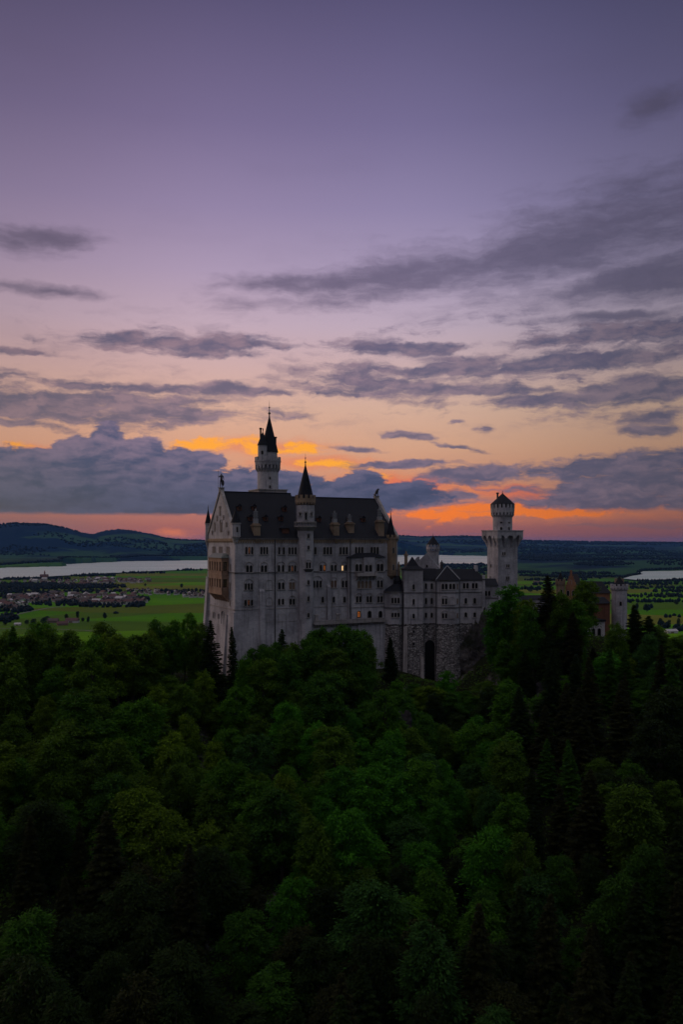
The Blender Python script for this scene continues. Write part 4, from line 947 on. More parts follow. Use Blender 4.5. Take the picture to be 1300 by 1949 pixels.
# square tower with pyramid cap
zt1 = Z(1083, WY); sq = [(x1, -1.2), (x2, -1.2), (x2, 6), (x1, 6)]
p2 = wingpart('square_turret', sq, zt1, 2.6, zbot=118, label='square turret with flared pyramid cap')
mx = (x1 + x2) / 2
def sqp(r_, cy_=2.4): return [(mx - r_, cy_ - r_), (mx + r_, cy_ - r_), (mx + r_, cy_ + r_), (mx - r_, cy_ + r_)]
hw = (x2 - x1) / 2
b = MB(); b.loft(WF, sqp(hw + .45), zt1, sqp(hw * .62), zt1 + 1.1, True, False); b.loft(WF, sqp(hw * .62), zt1 + 1.1, sqp(hw * .36), zt1 + 2.5, False, False); b.loft(WF, sqp(hw * .36), zt1 + 2.5, sqp(.1), Z(1060, WY)); b.build('roof', M['slate'], p2)
for pt, pb in ((1112, 1122), (1140, 1151), (1168, 1177)): wwin(p2, 787.5, pt, pb, 1, .75, d=-1.2)
for pt, pb in ((1200, 1204), (1223, 1228)): wwin(p2, 787.5, pt, pb, 1, .6, d=-1.9, sill=False, trim='masonry', round_=False, proud=.3)
b = MB(); b.loft(WF, [(x1 - 1.2, -4.6), (x1 + .4, -4.6), (x1 + .4, -1), (x1 - 1.2, -1)], 122, [(x1 - .2, -1.7), (x1 + 1.2, -1.7), (x1 + 1.2, -1), (x1 - .2, -1)], ZBS - .8); b.build('buttress', M['trim'], p2)
b = MB(); q0 = wh(801.5, -3); b.loft(WF, [(q0 - .2, -5.5), (q0 + 1.1, -5.5), (q0 + 1.1, -1), (q0 - .2, -1)], 122, [(q0, -2.6), (q0 + 1.1, -2.6), (q0 + 1.1, -1), (q0, -1)], Z(1249, WY)); b.build('buttress', M['trim'], p2)
for px in (811, 822):
    for pt, pb in ((1110, 1121), (1138, 1149.5), (1166, 1175.5)): wwin(om, px, pt, pb, 1, .8, d=1.6)
# flat near-black slab paints the shade of an arched recess in the footing
h0, zt_ = WF.plane('south', 1.6).at(818, 1218); b = MB()
pl = WF.plane('south', 1.6); slab(b, pl, arch_pts(h0, 3.7, 120, zt_, True, 10), -.05, .06); ar = b.build('archway_shade', M['glass'], om)
b = MB(); ring_arch(b, pl, h0, 3.7, zt_ - 1.85, .5, -.05, .5, 12, leg=30); b.build('arch_surround', M['masonry'], ar)
# second polygonal bay
pb_ = [(x3, 2), (x3 + .2, -.9), (x3 + 2.2, -1.8), (x4 - 2.0, -1.8), (x4, -.4), (x4, 2)]
pb_ = [(x3, 4), (x3, -.6), (x3 + 2.0, -1.9), (x3 + 6.6, -1.9), (x4, -.2), (x4, 4)]
p3 = wingpart('polygonal_bay', pb_, WEV, 2.8, zbot=118, label='wide polygonal bay with pyramid cap over the wing')
b = MB(); cxm = wh(853, 1.5); q = [(a + (a - cxm) * .06, c - .5 if c < 3 else c) for a, c in pb_]; b.loft(WF, q, WEV, [(cxm + (a - cxm) * .03, 3.2 + (c - 2) * .03) for a, c in pb_], Z(1078.5, WY + 3)); b.build('roof', M['slate'], p3)
pf = -1.9
for (a, c), (a2, c2) in ((q[1], (cxm - .15, 3.1)), (q[4], (cxm + .15, 3.1))):
    b = MB(); z0_, z1_ = WEV + .1, Z(1078.5, WY + 3) + .1; b.prism([WF(a - .12, c, z0_), WF(a + .12, c, z0_), WF(a + .12, c, z0_ + .25), WF(a - .12, c, z0_ + .25)], [WF(a2 - .12, c2, z1_), WF(a2 + .12, c2, z1_), WF(a2 + .12, c2, z1_ + .25), WF(a2 - .12, c2, z1_ + .25)]); b.build('hip_highlight', M['lead'], p3)  # pale strips added along the hips, painting in a lighter edge
wwin(p3, 846.5, 1111, 1121.5, 2, .95, .3, d=pf); wwin(p3, 861, 1111, 1121.5, 2, .95, .3, d=pf)
wwin(p3, 846.5, 1139, 1150, 2, .8, .35, True, d=pf); wwin(p3, 846.5, 1167, 1176.5, 2, .8, .35, True, d=pf)
for pt, pb in ((1136.5, 1150.5), (1164.5, 1176.5)):
    h, zt_ = WF.plane('south', pf).at(861, pt); _, zb_ = WF.plane('south', pf).at(861, pb); blind_arch(p3, WF.plane('south', pf), h, zb_, zt_, 1.9)
for pt, pb in ((1111, 1121.5), (1139, 1150), (1167, 1176.5)): 
    wwin(p3, 871, pt, pb, 1, .4, d=-1.1, pane='blind', sill=False)
for px in (887, 904): 
    wwin(oe, px, 1109.5, 1120, 2, .9, .35, d=1.0)
    wwin(oe, px, 1138, 1149, 1, .95, d=1.0); wwin(oe, px, 1165.5, 1174.5, 1, .95, d=1.0)
for px, d_ in ((766.5, -.2), (830.5, -.9), (874.5, .6)):
    h = wh(px, d_); b = MB(); b.box(WF, h - .14, h + .14, d_ - .3, d_, 140, WEV - .5); b.build('drainpipe', M['iron'], wing)
# low link to the square tower
LF = WF; lk = [(x5 + .2, 3), (wh(949, 3), 3), (wh(949, 3), 11), (x5 + .2, 11)]
zl = Z(1115, 314); b = MB(); b.loft(WF, lk, 150, lk, zl); ol = b.build('link_building', M['limestone_w'], wing)
b = MB(); b.loft(WF, [(x5 + .2, 2.5), (wh(949, 3), 2.5), (wh(949, 3), 11.5), (x5 + .2, 11.5)], zl, [(x5 + .3, 6), (wh(944, 6), 6), (wh(944, 6), 7.5), (x5 + .3, 7.5)], Z(1101, 318)); b.build('roof', M['slate'], ol)
b = MB(); z_ = Z(1138, 314); b.box(WF, x5, wh(949, 3) + .1, 2.75, 3.1, z_ - .15, z_ + .15); b.build('string_course', M['dark_trim'], ol)
wwin(ol, 928.5, 1124.5, 1134, 2, .85, .4, d=3.0)
# chapel house behind the wing with its small round turret
ch_ = empty('castle_house', (XY(800, 345)[0], 345, 150), 'grey gabled castle house with small round turret behind the wing', 'castle')
HF = Frame(*XY(790, 338), R(-12)); g0, g1_ = 0.0, 9.5
zev = Z(1080, 338); hr = HF.plane('south', 0)
ha, hb = hr.h(785), hr.h(835); hm = hr.h(812); zr_ = Z(1054.5, 340)
b = MB(); b.box(HF, ha, hb, 0, 14, 150, zev); p = [(ha, zev), (hb, zev), (hm, zr_)]; b.prism([HF(a, 0, c) for a, c in p], [HF(a, .8, c) for a, c in p]); b.build('wall', M['limestone_w'], ch_)
b = MB(); p = [(ha - .6, zev - .4), (hb + .4, zev - .4), (hm, zr_ + .5)]; b.prism([HF(a, .7, c) for a, c in p], [HF(a, 14, c) for a, c in p])
b.box(HF, hr.h(768), ha + .5, 4, 12, 150, Z(1090, 340)); hx = hr.h(768)
p = [(hx, Z(1090, 340)), (ha + 1.5, Z(1090, 340)), (ha + 1.5, Z(1060, 340))]; b.prism([HF(a, 4, c) for a, c in p], [HF(a, 13, c) for a, c in p]); b.build('roof', M['lead'], ch_)
window(ch_, hr, hr.h(813), Z(1080, 338), Z(1075, 338), 1, .8, sill=False)
tc_ = XY(824.5, 342); b = MB(); b.cyl(tc_, RR(11.2, 342), RR(11.2, 342), 150, Z(1048, 342), 18); ot = b.build('turret', M['limestone_w'], ch_)
b = MB(); corbels(b, tc_, RR(11.2, 342), RR(12.8, 342), Z(1051, 342), Z(1045, 342), 16); b.cyl(tc_, RR(12.8, 342), RR(12.8, 342), Z(1045, 342), Z(1040.5, 342), 18); battlement(b, tc_, RR(12.9, 342), Z(1040.5, 342), Z(1036.5, 342), 12, .35); b.build('battlement', M['limestone_w'], ot)
b = MB(); b.cone(tc_, RR(13, 342), Z(1037.6, 342), Z(1019.5, 342), 14); b.build('roof', M['slate'], ot); finial(ot, tc_, Z(1021, 342), Z(1014, 342), .3)
for px, pt, pb, hw_ in ((773, 1052, 1076, 3.6), (759, 1072, 1096, 3.0)):
    c = XY(px, 330); b = MB(); b.cyl(c, RR(hw_, 330), RR(hw_ * .85, 330), Z(pb + 14, 330), Z(pt + 5, 330), 8); b.cyl(c, RR(hw_ * 1.15, 330), RR(hw_ * 1.15, 330), Z(pt + 6, 330), Z(pt + 2, 330), 8); b.cyl(c, .35, .25, Z(pt + 2, 330), Z(pt - 3, 330), 6); b.build('chimney', M['sandstone'], ch_)
c = XY(841, 318); b = MB(); b.cyl(c, .6, .5, Z(1084, 318), Z(1073, 318), 8); b.cyl(c, .8, .5, Z(1073, 318), Z(1069.5, 318), 8); b.cyl(c, .25, .1, Z(1069.5, 318), Z(1066, 318), 6); b.build('chimney', M['iron'], ch_)

# ------------------------------------------------------------------ square tower
QY = 338.0; QF = Frame(*XY(948.7, QY), R(28)); side_ = QF.plane('south', 0).h(985.7); dep = QF.plane('west', 0).h(928)
sqt = empty('square_tower', QF(side_ / 2, dep / 2, 150), 'pale square tower carrying a round battlemented drum with pointed cap', 'tower')
ztop = Z(1010.5, QY); zcb = Z(1043, QY)
b = MB(); b.box(QF, 0, side_, 0, dep, 150, Z(1030, QY)); b.build('wall', M['limestone'], sqt)
ov = RR(7.5, QY)
b = MB(); b.box(QF, -ov, side_ + ov, -ov, dep + ov, Z(1018, QY), ztop); b.box(QF, -ov - .25, side_ + ov + .25, -ov - .25, dep + ov + .25, ztop, ztop + .35)
b.box(QF, .05, side_ - .05, .05, dep - .05, Z(1031, QY), Z(1017.5, QY))
# flared corbel arcade
for kind, ln in (('south', side_), ('west', dep)):
    pl = QF.plane(kind, 0.0); n_ = 3; full = ln + 2 * ov; pit = full / n_; hw_ = .62; zs = Z(1024.5, QY); zt2 = Z(1017.9, QY)
    def dn(h): return (h + ov) / full * ln
    for k in range(n_ + 1):
        h = -ov + k * pit; a0, a1 = max(h - hw_, -ov), min(h + hw_, ln + ov)
        lo = [(dn(a0), zcb, -.05), (dn(a1), zcb, -.05), (dn(a1), zcb, -.5), (dn(a0), zcb, -.5)]; md = [(a0 * .4 + dn(a0) * .6, Z(1033, QY), ov * .38), (a1 * .4 + dn(a1) * .6, Z(1033, QY), ov * .38), (a1 * .4 + dn(a1) * .6, Z(1033, QY), -.5), (a0 * .4 + dn(a0) * .6, Z(1033, QY), -.5)]
        hi = [(a0, zs, ov * .985), (a1, zs, ov * .985), (a1, zs, -.5), (a0, zs, -.5)]
        b.prism([pl(*q) for q in lo], [pl(*q) for q in md], True, False); b.prism([pl(*q) for q in md], [pl(*q) for q in hi], False, False); b.prism([pl(*q) for q in hi], [pl(q[0], zt2, q[2]) for q in hi], False, True)
    for k in range(n_):
        h = -ov + (k + .5) * pit; r_ = pit / 2 - hw_
        for j in range(8):
            t0_, t1_ = pi * j / 8, pi * (j + 1) / 8; kz = (zt2 - zs) * .85 / r_
            slab(b, pl, [(h + r_ * cos(t0_), zs + kz * r_ * sin(t0_)), (h + r_ * cos(t0_), zt2 + .1), (h + r_ * cos(t1_), zt2 + .1), (h + r_ * cos(t1_), zs + kz * r_ * sin(t1_))], ov * .2, ov * .975)
b.loft(QF, [(side_ - .2, 0), (side_ + .02, 0), (side_ + .02, dep), (side_ - .2, dep)], zcb, [(side_ - .2, -ov * .9), (side_ + ov * .97, -ov * .9), (side_ + ov * .97, dep + ov * .9), (side_ - .2, dep + ov * .9)], Z(1022, QY), True, False)
b.box(QF, side_ - .2, side_ + ov * .97, -ov * .9, dep + ov * .9, Z(1022, QY), Z(1017.7, QY))
b.build('machicolation', M['limestone'], sqt)
qc = (QF(side_ / 2, dep / 2, 0)[0], QF(side_ / 2, dep / 2, 0)[1]); qc = (XY(957, qc[1])[0], qc[1]); qy = qc[1]
b = MB(); b.cyl(qc, RR(18.3, qy), RR(18.3, qy), ztop, Z(970, qy), 28); dr = b.build('drum', M['limestone'], sqt)
b = MB(); corbels(b, qc, RR(18.3, qy), RR(21.8, qy), Z(985, qy), Z(976, qy), 20, .5); b.cyl(qc, RR(22, qy), RR(22.6, qy), Z(976, qy), Z(967, qy), 28); battlement(b, qc, RR(22.8, qy), Z(967, qy), Z(960, qy), 18, .45, .6); b.build('battlement', M['limestone'], dr)
b = MB(); b.cyl(qc, RR(20.5, qy), RR(20.5, qy), Z(967, qy), Z(959.8, qy), 24); b.build('painted_recess', M['glass'], dr)  # solid near-black cylinder paints the shade between merlons and cap
b = MB(); b.cone(qc, RR(23.3, qy), Z(960, qy), Z(938.5, qy), 24); b.build('roof', M['slate'], dr); finial(dr, qc, Z(940, qy), Z(932, qy), .35)
b = MB(); c = (qc[0] - RR(9.5, qy), qc[1]); b.cyl(c, .4, .4, Z(952, qy), Z(939, qy), 8); b.cyl(c, .6, .6, Z(940, qy), Z(937.5, qy), 8); b.build('chimney', M['iron'], dr)
for a in (-.42, .42): facet_win(dr, Facet(qc, RR(18.1, qy), -pi / 2 + a + .1), 994, 996.5, qy, 1, .9, sill=False, round_=False); facet_win(dr, Facet(qc, RR(18.1, qy), -pi / 2 + a + .1), 1003.5, 1010, qy, 1, .9, sill=False)
QS = QF.plane('south', 0)
for px, pt, pb in ((959.5, 1050.5, 1056.5), (967, 1074, 1080), (967, 1097, 1103.5)):
    h, zt_ = QS.at(px, pt); _, zb_ = QS.at(px, pb); window(sqt, QS, h, zb_, zt_, 2, .55, .5, False)
QW_ = QF.plane('west', 0)
for px, pt, pb in ((935, 1074, 1080), (934, 1097, 1104)):
    h, zt_ = QW_.at(px, pt); _, zb_ = QW_.at(px, pb); window(sqt, QW_, h, zb_, zt_, 1, .5, .5, False, sill=False)

# ------------------------------------------------------------------ gatehouse group to the east
def gable_house(name, label, px0, px1, Y, dpt, py_e, py_r, ang, wall, cat='building', grp=None, z0=140, steps=False):
    fr = Frame(*XY(px0, Y), ang); wd = fr.plane('south', 0).h(px1); o = empty(name, fr(wd / 2, dpt / 2, z0), label, cat, grp)
    ze, zr = Z(py_e, Y), Z(py_r, Y); b = MB(); b.box(fr, 0, wd, 0, dpt, z0, ze); p = [(0, ze), (wd, ze), (wd / 2, zr)]; b.prism([fr(a, 0, c) for a, c in p], [fr(a, .6, c) for a, c in p])
    if steps:
        n_ = 5
        for k in range(n_):
            for q in (-1, 1):
                hh = wd / 2 * (1 - k / n_); u_ = wd / 2 + q * hh; a0, a1 = sorted((u_, u_ - q * wd / 2 / n_ * 1.05)); b.box(fr, a0, a1, -.1, .7, ze - .5, ze + (zr - ze) * (k + 1.05) / n_)
        b.box(fr, wd / 2 - .35, wd / 2 + .35, -.12, .72, zr - .5, zr + 1.2)
    b.build('wall', wall, o); b = MB(); p = [(-.4, ze - .2), (wd + .4, ze - .2), (wd / 2, zr + (-.6 if steps else .35))]; b.prism([fr(a, .65, c) for a, c in p], [fr(a, dpt, c) for a, c in p]); b.build('roof', M['slate'], o)
    return o, fr, wd
gh, gf, gw = gable_house('gatehouse', 'orange brick gatehouse with stepped gable rising behind the trees', 1077, 1098, 325, 16, 1119, 1091, R(-24), M['brick'], z0=150, steps=True)
gs = gf.plane('south', 0)
for px, pt, pb in ((1086.5, 1104, 1112), (1082, 1124, 1134), (1092, 1124, 1134)):
    h, zt_ = gs.at(px, pt); _, zb_ = gs.at(px, pb); window(gh, gs, h, zb_, zt_, 1, .9, sill=False)
b = MB(); gr = gf(gw, 5, 0); f2 = Frame(gr[0], gr[1], R(-10)); b.box(f2, -.5, 12, 0, 10, 150, Z(1128, 330)); b.build('wall', M['brick'], gh)
b = MB(); b.loft(f2, [(-.5, -.5), (12.5, -.5), (12.5, 10.5), (-.5, 10.5)], Z(1128, 330), [(-.5, 5), (9.5, 5), (9.5, 5.5), (-.5, 5.5)], Z(1106, 334)); b.build('roof', M['slate'], gh)
def round_turret(parent, px, Y, hp, pbot_z, py_t, py_crown, py_apex, mat, n=12):
    c = XY(px, Y); b = MB(); b.cyl(c, RR(hp, Y), RR(hp, Y), pbot_z, Z(py_t + 7, Y), 20); o = b.build('drum', M[mat], parent)
    b = MB(); corbels(b, c, RR(hp, Y), RR(hp * 1.16, Y), Z(py_t + 11, Y), Z(py_t + 6, Y), 16, .5); b.cyl(c, RR(hp * 1.16, Y), RR(hp * 1.16, Y), Z(py_t + 6, Y), Z(py_t + 2.5, Y), 20); battlement(b, c, RR(hp * 1.18, Y), Z(py_t + 2.5, Y), Z(py_t - 1.5, Y), n, .35, .55); b.build('battlement', M[mat], parent)
    b = MB(); b.cone(c, RR(hp * .9, Y), Z(py_t + 2, Y), Z(py_apex, Y), 16); b.build('roof', M['slate'], parent)
    return c
gt = empty('gate_turret', (*XY(1067.5, 326), 150), 'slim round gate turret left of the orange stepped gable', 'tower', None); c = round_turret(gt, 1067.5, 326, 8, 150, 1104, 0, 1089, 'sandstone', 9)
facet_win(gt, Facet(c, RR(7.9, 326), -pi / 2), 1122, 1129, 326, 1, .6, sill=False)
rt = empty('gate_tower', (*XY(1179.5, 312), 140), 'sturdy round battlemented gate tower at the far east end', 'tower'); c = round_turret(rt, 1179.5, 312, 14.2, 140, 1113, 0, 1096, 'limestone', 12)
facet_win(rt, Facet(c, RR(14, 312), -pi / 2 - .15), 1144, 1152, 312, 1, .8, sill=False)
for q in (-4, 4): 
    c3 = (c[0] + RR(q * 1.6, 312), c[1]); b = MB(); b.box(Frame(c3[0], c3[1], 0), -.4, .4, -.4, .4, Z(1112, 312), Z(1101, 312)); b.build('chimney', M['sandstone'], rt)
# knights' house range: long low roof between tower and gatehouse
kh = empty('castle_range', (*XY(1020, 330), 150), 'low plastered range with long dark roof right of the square tower', 'building')
kf = Frame(*XY(985, 330), R(8)); kl = kf.plane('south', 0).h(1062)
b = MB(); b.box(kf, 0, kl, 0, 9, 150, Z(1141, 330)); b.build('wall', M['limestone_w'], kh); b = MB(); b.loft(kf, [(-.3, -.5), (kl, -.5), (kl, 9.5), (-.3, 9.5)], Z(1141, 330), [(-.3, 4), (kl, 4), (kl, 5), (-.3, 5)], Z(1134.5, 330)); b.build('roof', M['slate'], kh)
for px in (1012, 1020, 1030): h, zt_ = kf.plane('south', 0).at(px, 1158); window(kh, kf.plane('south', 0), h, zt_ - 2.2, zt_, 1, .9, sill=False)
# white lower gate building
wg = empty('white_annexe', (*XY(1135, 300), 140), 'white rendered annexe with arched windows glimpsed between the trees', 'building')
wf = Frame(*XY(1098, 300), R(10)); wl = wf.plane('south', 0).h(1152)
M['render'] = stone('white_render', (0.55, 0.53, 0.54, 1), (0.44, 0.42, 0.43, 1), 4, 3, 1.0, 0.0)
M['red_wall'] = stone('red_brick_wall', (0.16, 0.07, 0.045, 1), (0.11, 0.05, 0.035, 1), .5, .2, .8)
b = MB(); b.box(wf, 0, wl, 0, 8, 138, Z(1184, 300)); b.build('wall', M['render'], wg)
b = MB(); b.box(wf, -.3, wl + .2, -.5, 8.3, Z(1184, 300), Z(1180, 300)); b.build('roof', M['slate'], wg)
b = MB(); b.box(wf, wl * .35, wl + 4.5, 5, 14, 150, Z(1150, 303)); b.cm = 0; b.build('rear_wall', M['red_wall'], wg)
b = MB(); b.loft(wf, [(wl * .3, 4.5), (wl + 5, 4.5), (wl + 5, 14.5), (wl * .3, 14.5)], Z(1150, 303), [(wl * .4, 8), (wl + 4, 8), (wl + 4, 10), (wl * .4, 10)], Z(1139, 303)); b.build('roof', M['slate'], wg)
wp_ = wf.plane('south', 0)
for px in (1108, 1130, 1141): h, zt_ = wp_.at(px, 1196); window(wg, wp_, h, zt_ - 2.7, zt_, 1, 1.2, sill=True)
b = MB(); z_ = Z(1222, 300); b.box(wf, 1, wl + 3, -1.6, 0, z_ - .4, z_)
for k in range(12): q = 1.2 + k * (wl + 1) / 11.5; b.box(wf, q, q + .3, -1.6, -1.3, z_, z_ + 1.2)
b.box(wf, 1, wl + 3, -1.65, -1.25, z_ + 1.2, z_ + 1.45); b.build('balustrade', M['render'], wg)
print('castle ok')

# ------------------------------------------------------------------ rock under the wing
def rock(name, pts_px, Y, label, seed, squash=.6):
    """boulder mass: displaced dense sphere shaped to an ellipse"""
    import bmesh
    px, py, rx, ry = pts_px; c = (XY(px, Y)[0], Y, Z(py, Y)); bm = bmesh.new(); bmesh.ops.create_icosphere(bm, subdivisions=6, radius=1.0)
    V = np.array([v.co[:] for v in bm.verts]); rx, ry = RR(rx, Y), RR(ry, Y)
    V = V * np.array([rx, rx * squash, ry])
    nse = (fbm(V[:, 0] / 3 + V[:, 1] / 4 + 40, V[:, 2] / 5 + 9, seed, 6) - .5); ns2 = (fbm(V[:, 0] / 1.2 + 3, V[:, 2] / 1.6 + V[:, 1] / 2, seed + 3, 4) - .5)
    rid = np.abs(fbm(V[:, 0] / 2.2 + 11, V[:, 2] / 7 + V[:, 1] / 3, seed + 8, 5) - .5); k = 1 + nse * 1.5 + ns2 * .35 - rid * 1.1; V = V * k[:, None]
    V[:, 0] = np.sign(V[:, 0]) * np.abs(V[:, 0]) ** .92 * rx ** .08
    for v, q in zip(bm.verts, V): v.co = q
    me = bpy.data.meshes.new(name); bm.to_mesh(me); bm.free(); me.materials.append(M['rock']); o = bpy.data.objects.new(name, me); col.objects.link(o); o.location = c
    return tag(o, label, 'rock', 'limestone crags on the castle hill')
rock('rock_crag', (905, 1252, 34, 78), 311, 'dark craggy limestone outcrop directly beneath the east end of the wing', 4, .4)
rock('rock_crag', (1050, 1322, 34, 34), 266, 'grey bare crag on the wooded slope below the orange gatehouse', 9)
rock('rock_crag', (1205, 1590, 18, 45), 199, 'tall thin grey crag low on the right wooded slope', 17)
rock('rock_crag', (1120, 1500, 34, 50), 229, 'broad dark crag half way down the right wooded slope', 27)
rock('rock_crag', (768, 1390, 20, 45), 262, 'narrow crag between trees below the square turret', 37)

# ------------------------------------------------------------------ trees
def quads(C, A, B):
    """rhombic leaf sprays from centres and half axes"""
    n = len(C); V = np.empty((n, 4, 3)); V[:, 0] = C - A; V[:, 1] = C - B; V[:, 2] = C + A; V[:, 3] = C + B
    return V.reshape(-1, 3), np.arange(n * 4).reshape(-1, 4)
def unit(v): return v / np.maximum(np.linalg.norm(v, axis=-1, keepdims=True), 1e-9)
def tube(p0, p1, r0, r1, n=6):
    p0, p1 = np.array(p0, float), np.array(p1, float); d = unit(p1 - p0); a = unit(np.cross(d, [0.3, 0.9, 0.1])); b_ = np.cross(d, a)
    t = np.linspace(0, 2 * pi, n, endpoint=False); ring = np.outer(np.cos(t), a) + np.outer(np.sin(t), b_)
    V = np.vstack([p0 + ring * r0, p1 + ring * r1]); F = np.array([[k, (k + 1) % n, n + (k + 1) % n, n + k] for k in range(n)]); return V, F
def join(parts):
    Vs, Fs, o = [], [], 0
    for V, F in parts: Vs.append(V); Fs.append(F + o); o += len(V)
    return np.vstack(Vs), np.vstack(Fs)
def make_broadleaf(seed, npad=84, nleaf=230, ls=.25, tall=1.0):
    r = np.random.default_rng(seed); H = 20.0; Rm = 5.2; parts = []; limbs = [tube((0, 0, -2), (r.normal(0, .3), r.normal(0, .3), H * .55), .45, .26, 8), tube((0, 0, H * .5), (.2, 0, H * .9), .24, .07, 6)]
    nl = 9; lob = r.uniform(.62, 1.25, nl); lph = r.uniform(0, 6.28); peak = r.uniform(.30, .45); cone = r.uniform(1.0, 1.5)
    tops = [(r.normal(0, 1.6), r.normal(0, 1.6), r.uniform(-1.8, .6)) for _ in range(4)]
    for k in range(npad):
        zt = ((k + .5) / npad) ** .9; z = H * (.16 + .80 * zt); prof = max(.10, 1 - (abs(zt - peak) / (1.02 - peak)) ** (1.1 + cone)) if zt > peak else .55 + .45 * zt / peak
        a = k * 2.39996 + r.normal(0, .5); lo = lob[int((a + lph + zt * 1.5) % 6.283 / 6.283 * nl) % nl]
        rad = Rm * prof * lo * r.uniform(.5, 1.08) * tall; tp = tops[k % 4]; c = np.array([rad * cos(a) + tp[0] * zt ** 2, rad * sin(a) + tp[1] * zt ** 2, z + r.normal(0, .7) + tp[2] * zt])
        pr = r.uniform(.7, 1.75) * (.7 + .4 * prof); n = int(nleaf * (pr / 1.3) ** 1.6)
        d = unit(r.normal(size=(n, 3))); d[:, 2] = np.abs(d[:, 2]) * np.where(r.random(n) < .8, 1, -.7)
        rr_ = (r.random(n) ** .45 * np.where(r.random(n) < .25, 1.75, 1.1))[:, None]
        P = c + d * rr_ * np.array([pr * 1.15, pr * 1.15, pr * .85]); out = unit(c * np.array([1, 1, 0]) + 1e-3)
        P[:, 2] -= .20 * np.maximum(0, ((P - c) @ out)) ** 1.4
        flat = d * np.array([1, 1, 0]); A = unit(flat * .9 + out * .7 + np.array([0, 0, -.25]) + r.normal(0, .42, (n, 3))); nrm = unit(np.array([0, 0, .7]) + d * .8 + r.normal(0, .5, (n, 3))); B = unit(np.cross(nrm, A)); s_ = ls * r.uniform(.5, 1.5, n)[:, None]
        parts.append(quads(P, A * s_ * 1.25, B * s_ * .5))
        if k % 5 == 0: limbs.append(tube((0, 0, z * .72), c, .13, .04, 5))
    return join(parts), join(limbs)
def make_spruce(seed, full=1.0, H=27.0, ls=.30):
    r = np.random.default_rng(seed); parts = []; Cs, As, Bs = [], [], []
    nw = 40; Rm = 4.7 * full
    for k in range(nw):
        t = k / (nw - 1); z = H * (.12 + .87 * t); L = Rm * (1 - t) ** .82 + .25; nb = int(r.integers(10, 15))
        for j in range(nb):
            a = r.uniform(0, 2 * pi); l = L * r.uniform(.45, 1.2); m_ = max(4, int(l * 9)); s_ = np.linspace(.1, 1, m_)
            droop = -.30 * l * s_ ** 1.4 * (1 - .5 * t) + .14 * l * s_ ** 3 + .15 * t * l * s_
            d = np.array([cos(a), sin(a), 0]); p = np.array([-sin(a), cos(a), 0])
            for q in (-1, 0, 1):
                w_ = .30 * l * (1 - s_) ** .6 * s_ ** .4 * q
                P = np.outer(s_ * l, d) + np.outer(w_ + r.normal(0, .06, m_), p); P[:, 2] += z + droop - .10 * abs(q) + r.normal(0, .07, m_)
                A = unit(d + p * q * .7 + r.normal(0, .25, (m_, 3)) + np.array([0, 0, -.25])); nrm = unit(np.array([0, 0, 1]) + r.normal(0, .45, (m_, 3))); B = unit(np.cross(nrm, A))
                z_ = ls * r.uniform(.7, 1.4, m_)[:, None]; Cs.append(P); As.append(A * z_ * 1.25); Bs.append(B * z_ * .5)
    V, F = quads(np.vstack(Cs), np.vstack(As), np.vstack(Bs)); tr = tube((0, 0, -2), (0, 0, H * .97), .38, .04, 8); return (V, F), tr
BR = []; SPR = []
for k in range(6):
    cr, tr = make_broadleaf(100 + k, npad=(80, 96, 84, 104, 74, 92)[k], tall=(1, .85, 1.1, .95, 1.15, .8)[k])
    BR.append((np_mesh('crown', cr[0], cr[1], [M['foliage']]), np_mesh('trunk', tr[0], tr[1], [M['bark']], smooth=True), 20.0))
for k in range(5):
    cr, tr = make_spruce(200 + k, (1.0, .85, 1.15, .75, 1.05)[k]); SPR.append((np_mesh('crown', cr[0], cr[1], [M['foliage']]), np_mesh('trunk', tr[0], tr[1], [M['bark']], smooth=True), 27.0))
COLS = {'yellow-green': (0.056, 0.104, 0.003), 'bright green': (0.028, 0.114, 0.004), 'mid green': (0.031, 0.092, 0.003), 'deep green': (0.023, 0.070, 0.004), 'olive': (0.037, 0.080, 0.004),
        'bluish green': (0.020, 0.062, 0.009), 'dark': (0.011, 0.024, 0.003), 'brownish dark': (0.016, 0.020, 0.004)}
def where(px, py):
    zones = ((395, 'below the valley fields'), (450, 'below the west gable'), (600, 'below the palace front'), (735, 'below the terrace'), (880, 'below the wing buttresses'), (1000, 'below the rock outcrop'), (1120, 'below the gatehouse'), (1400, 'below the round gate tower'))
    return [t for q, t in zones if px < q][0]
count = {'b': 0, 's': 0}
used_labels = set()
def tree(kind, x, y, z, h, spread, colour, rz, proto=None, label=None, group=True):
    protos = BR if kind == 'b' else SPR
    pr = protos[(proto if proto is not None else count[kind]) % len(protos)]; count[kind] += 1
    px, py = 650 + S * x / y, HZ - S * (z + h * (.72 if kind == 'b' else .8) - CZ) / y
    nm = 'broadleaf_tree' if kind == 'b' else 'spruce_tree'
    sh = 'rounded broadleaf' if kind == 'b' else 'pointed spruce'
    if not label:
        label = '%s %s %s, %.0f%% across and %.0f%% down the photo' % (colour, sh, where(px, py), px / 13, py / 19.49)
        if label in used_labels: label = '%s %s %s, %.1f%% across and %.1f%% down' % (colour, sh, where(px, py), px / 13, py / 19.49)
        used_labels.add(label)
    o = empty(nm, (x, y, z), label, 'tree', ('broadleaf trees of the slope forest' if kind == 'b' else 'spruces of the slope forest') if group else None)
    o.rotation_euler = (random.gauss(0, .035), random.gauss(0, .035), rz); k = h / pr[2]; o.scale = (k * spread, k * spread, k)
    c = COLS[colour]; v = random.uniform(.85, 1.2) * (1.0 if y < 225 else 1.25)  # higher trees lightened in colour, standing in for more light
    for me_, nme in ((pr[0], 'crown'), (pr[1], 'trunk')):
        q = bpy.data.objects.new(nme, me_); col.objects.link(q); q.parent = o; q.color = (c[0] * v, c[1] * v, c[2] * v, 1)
    return o
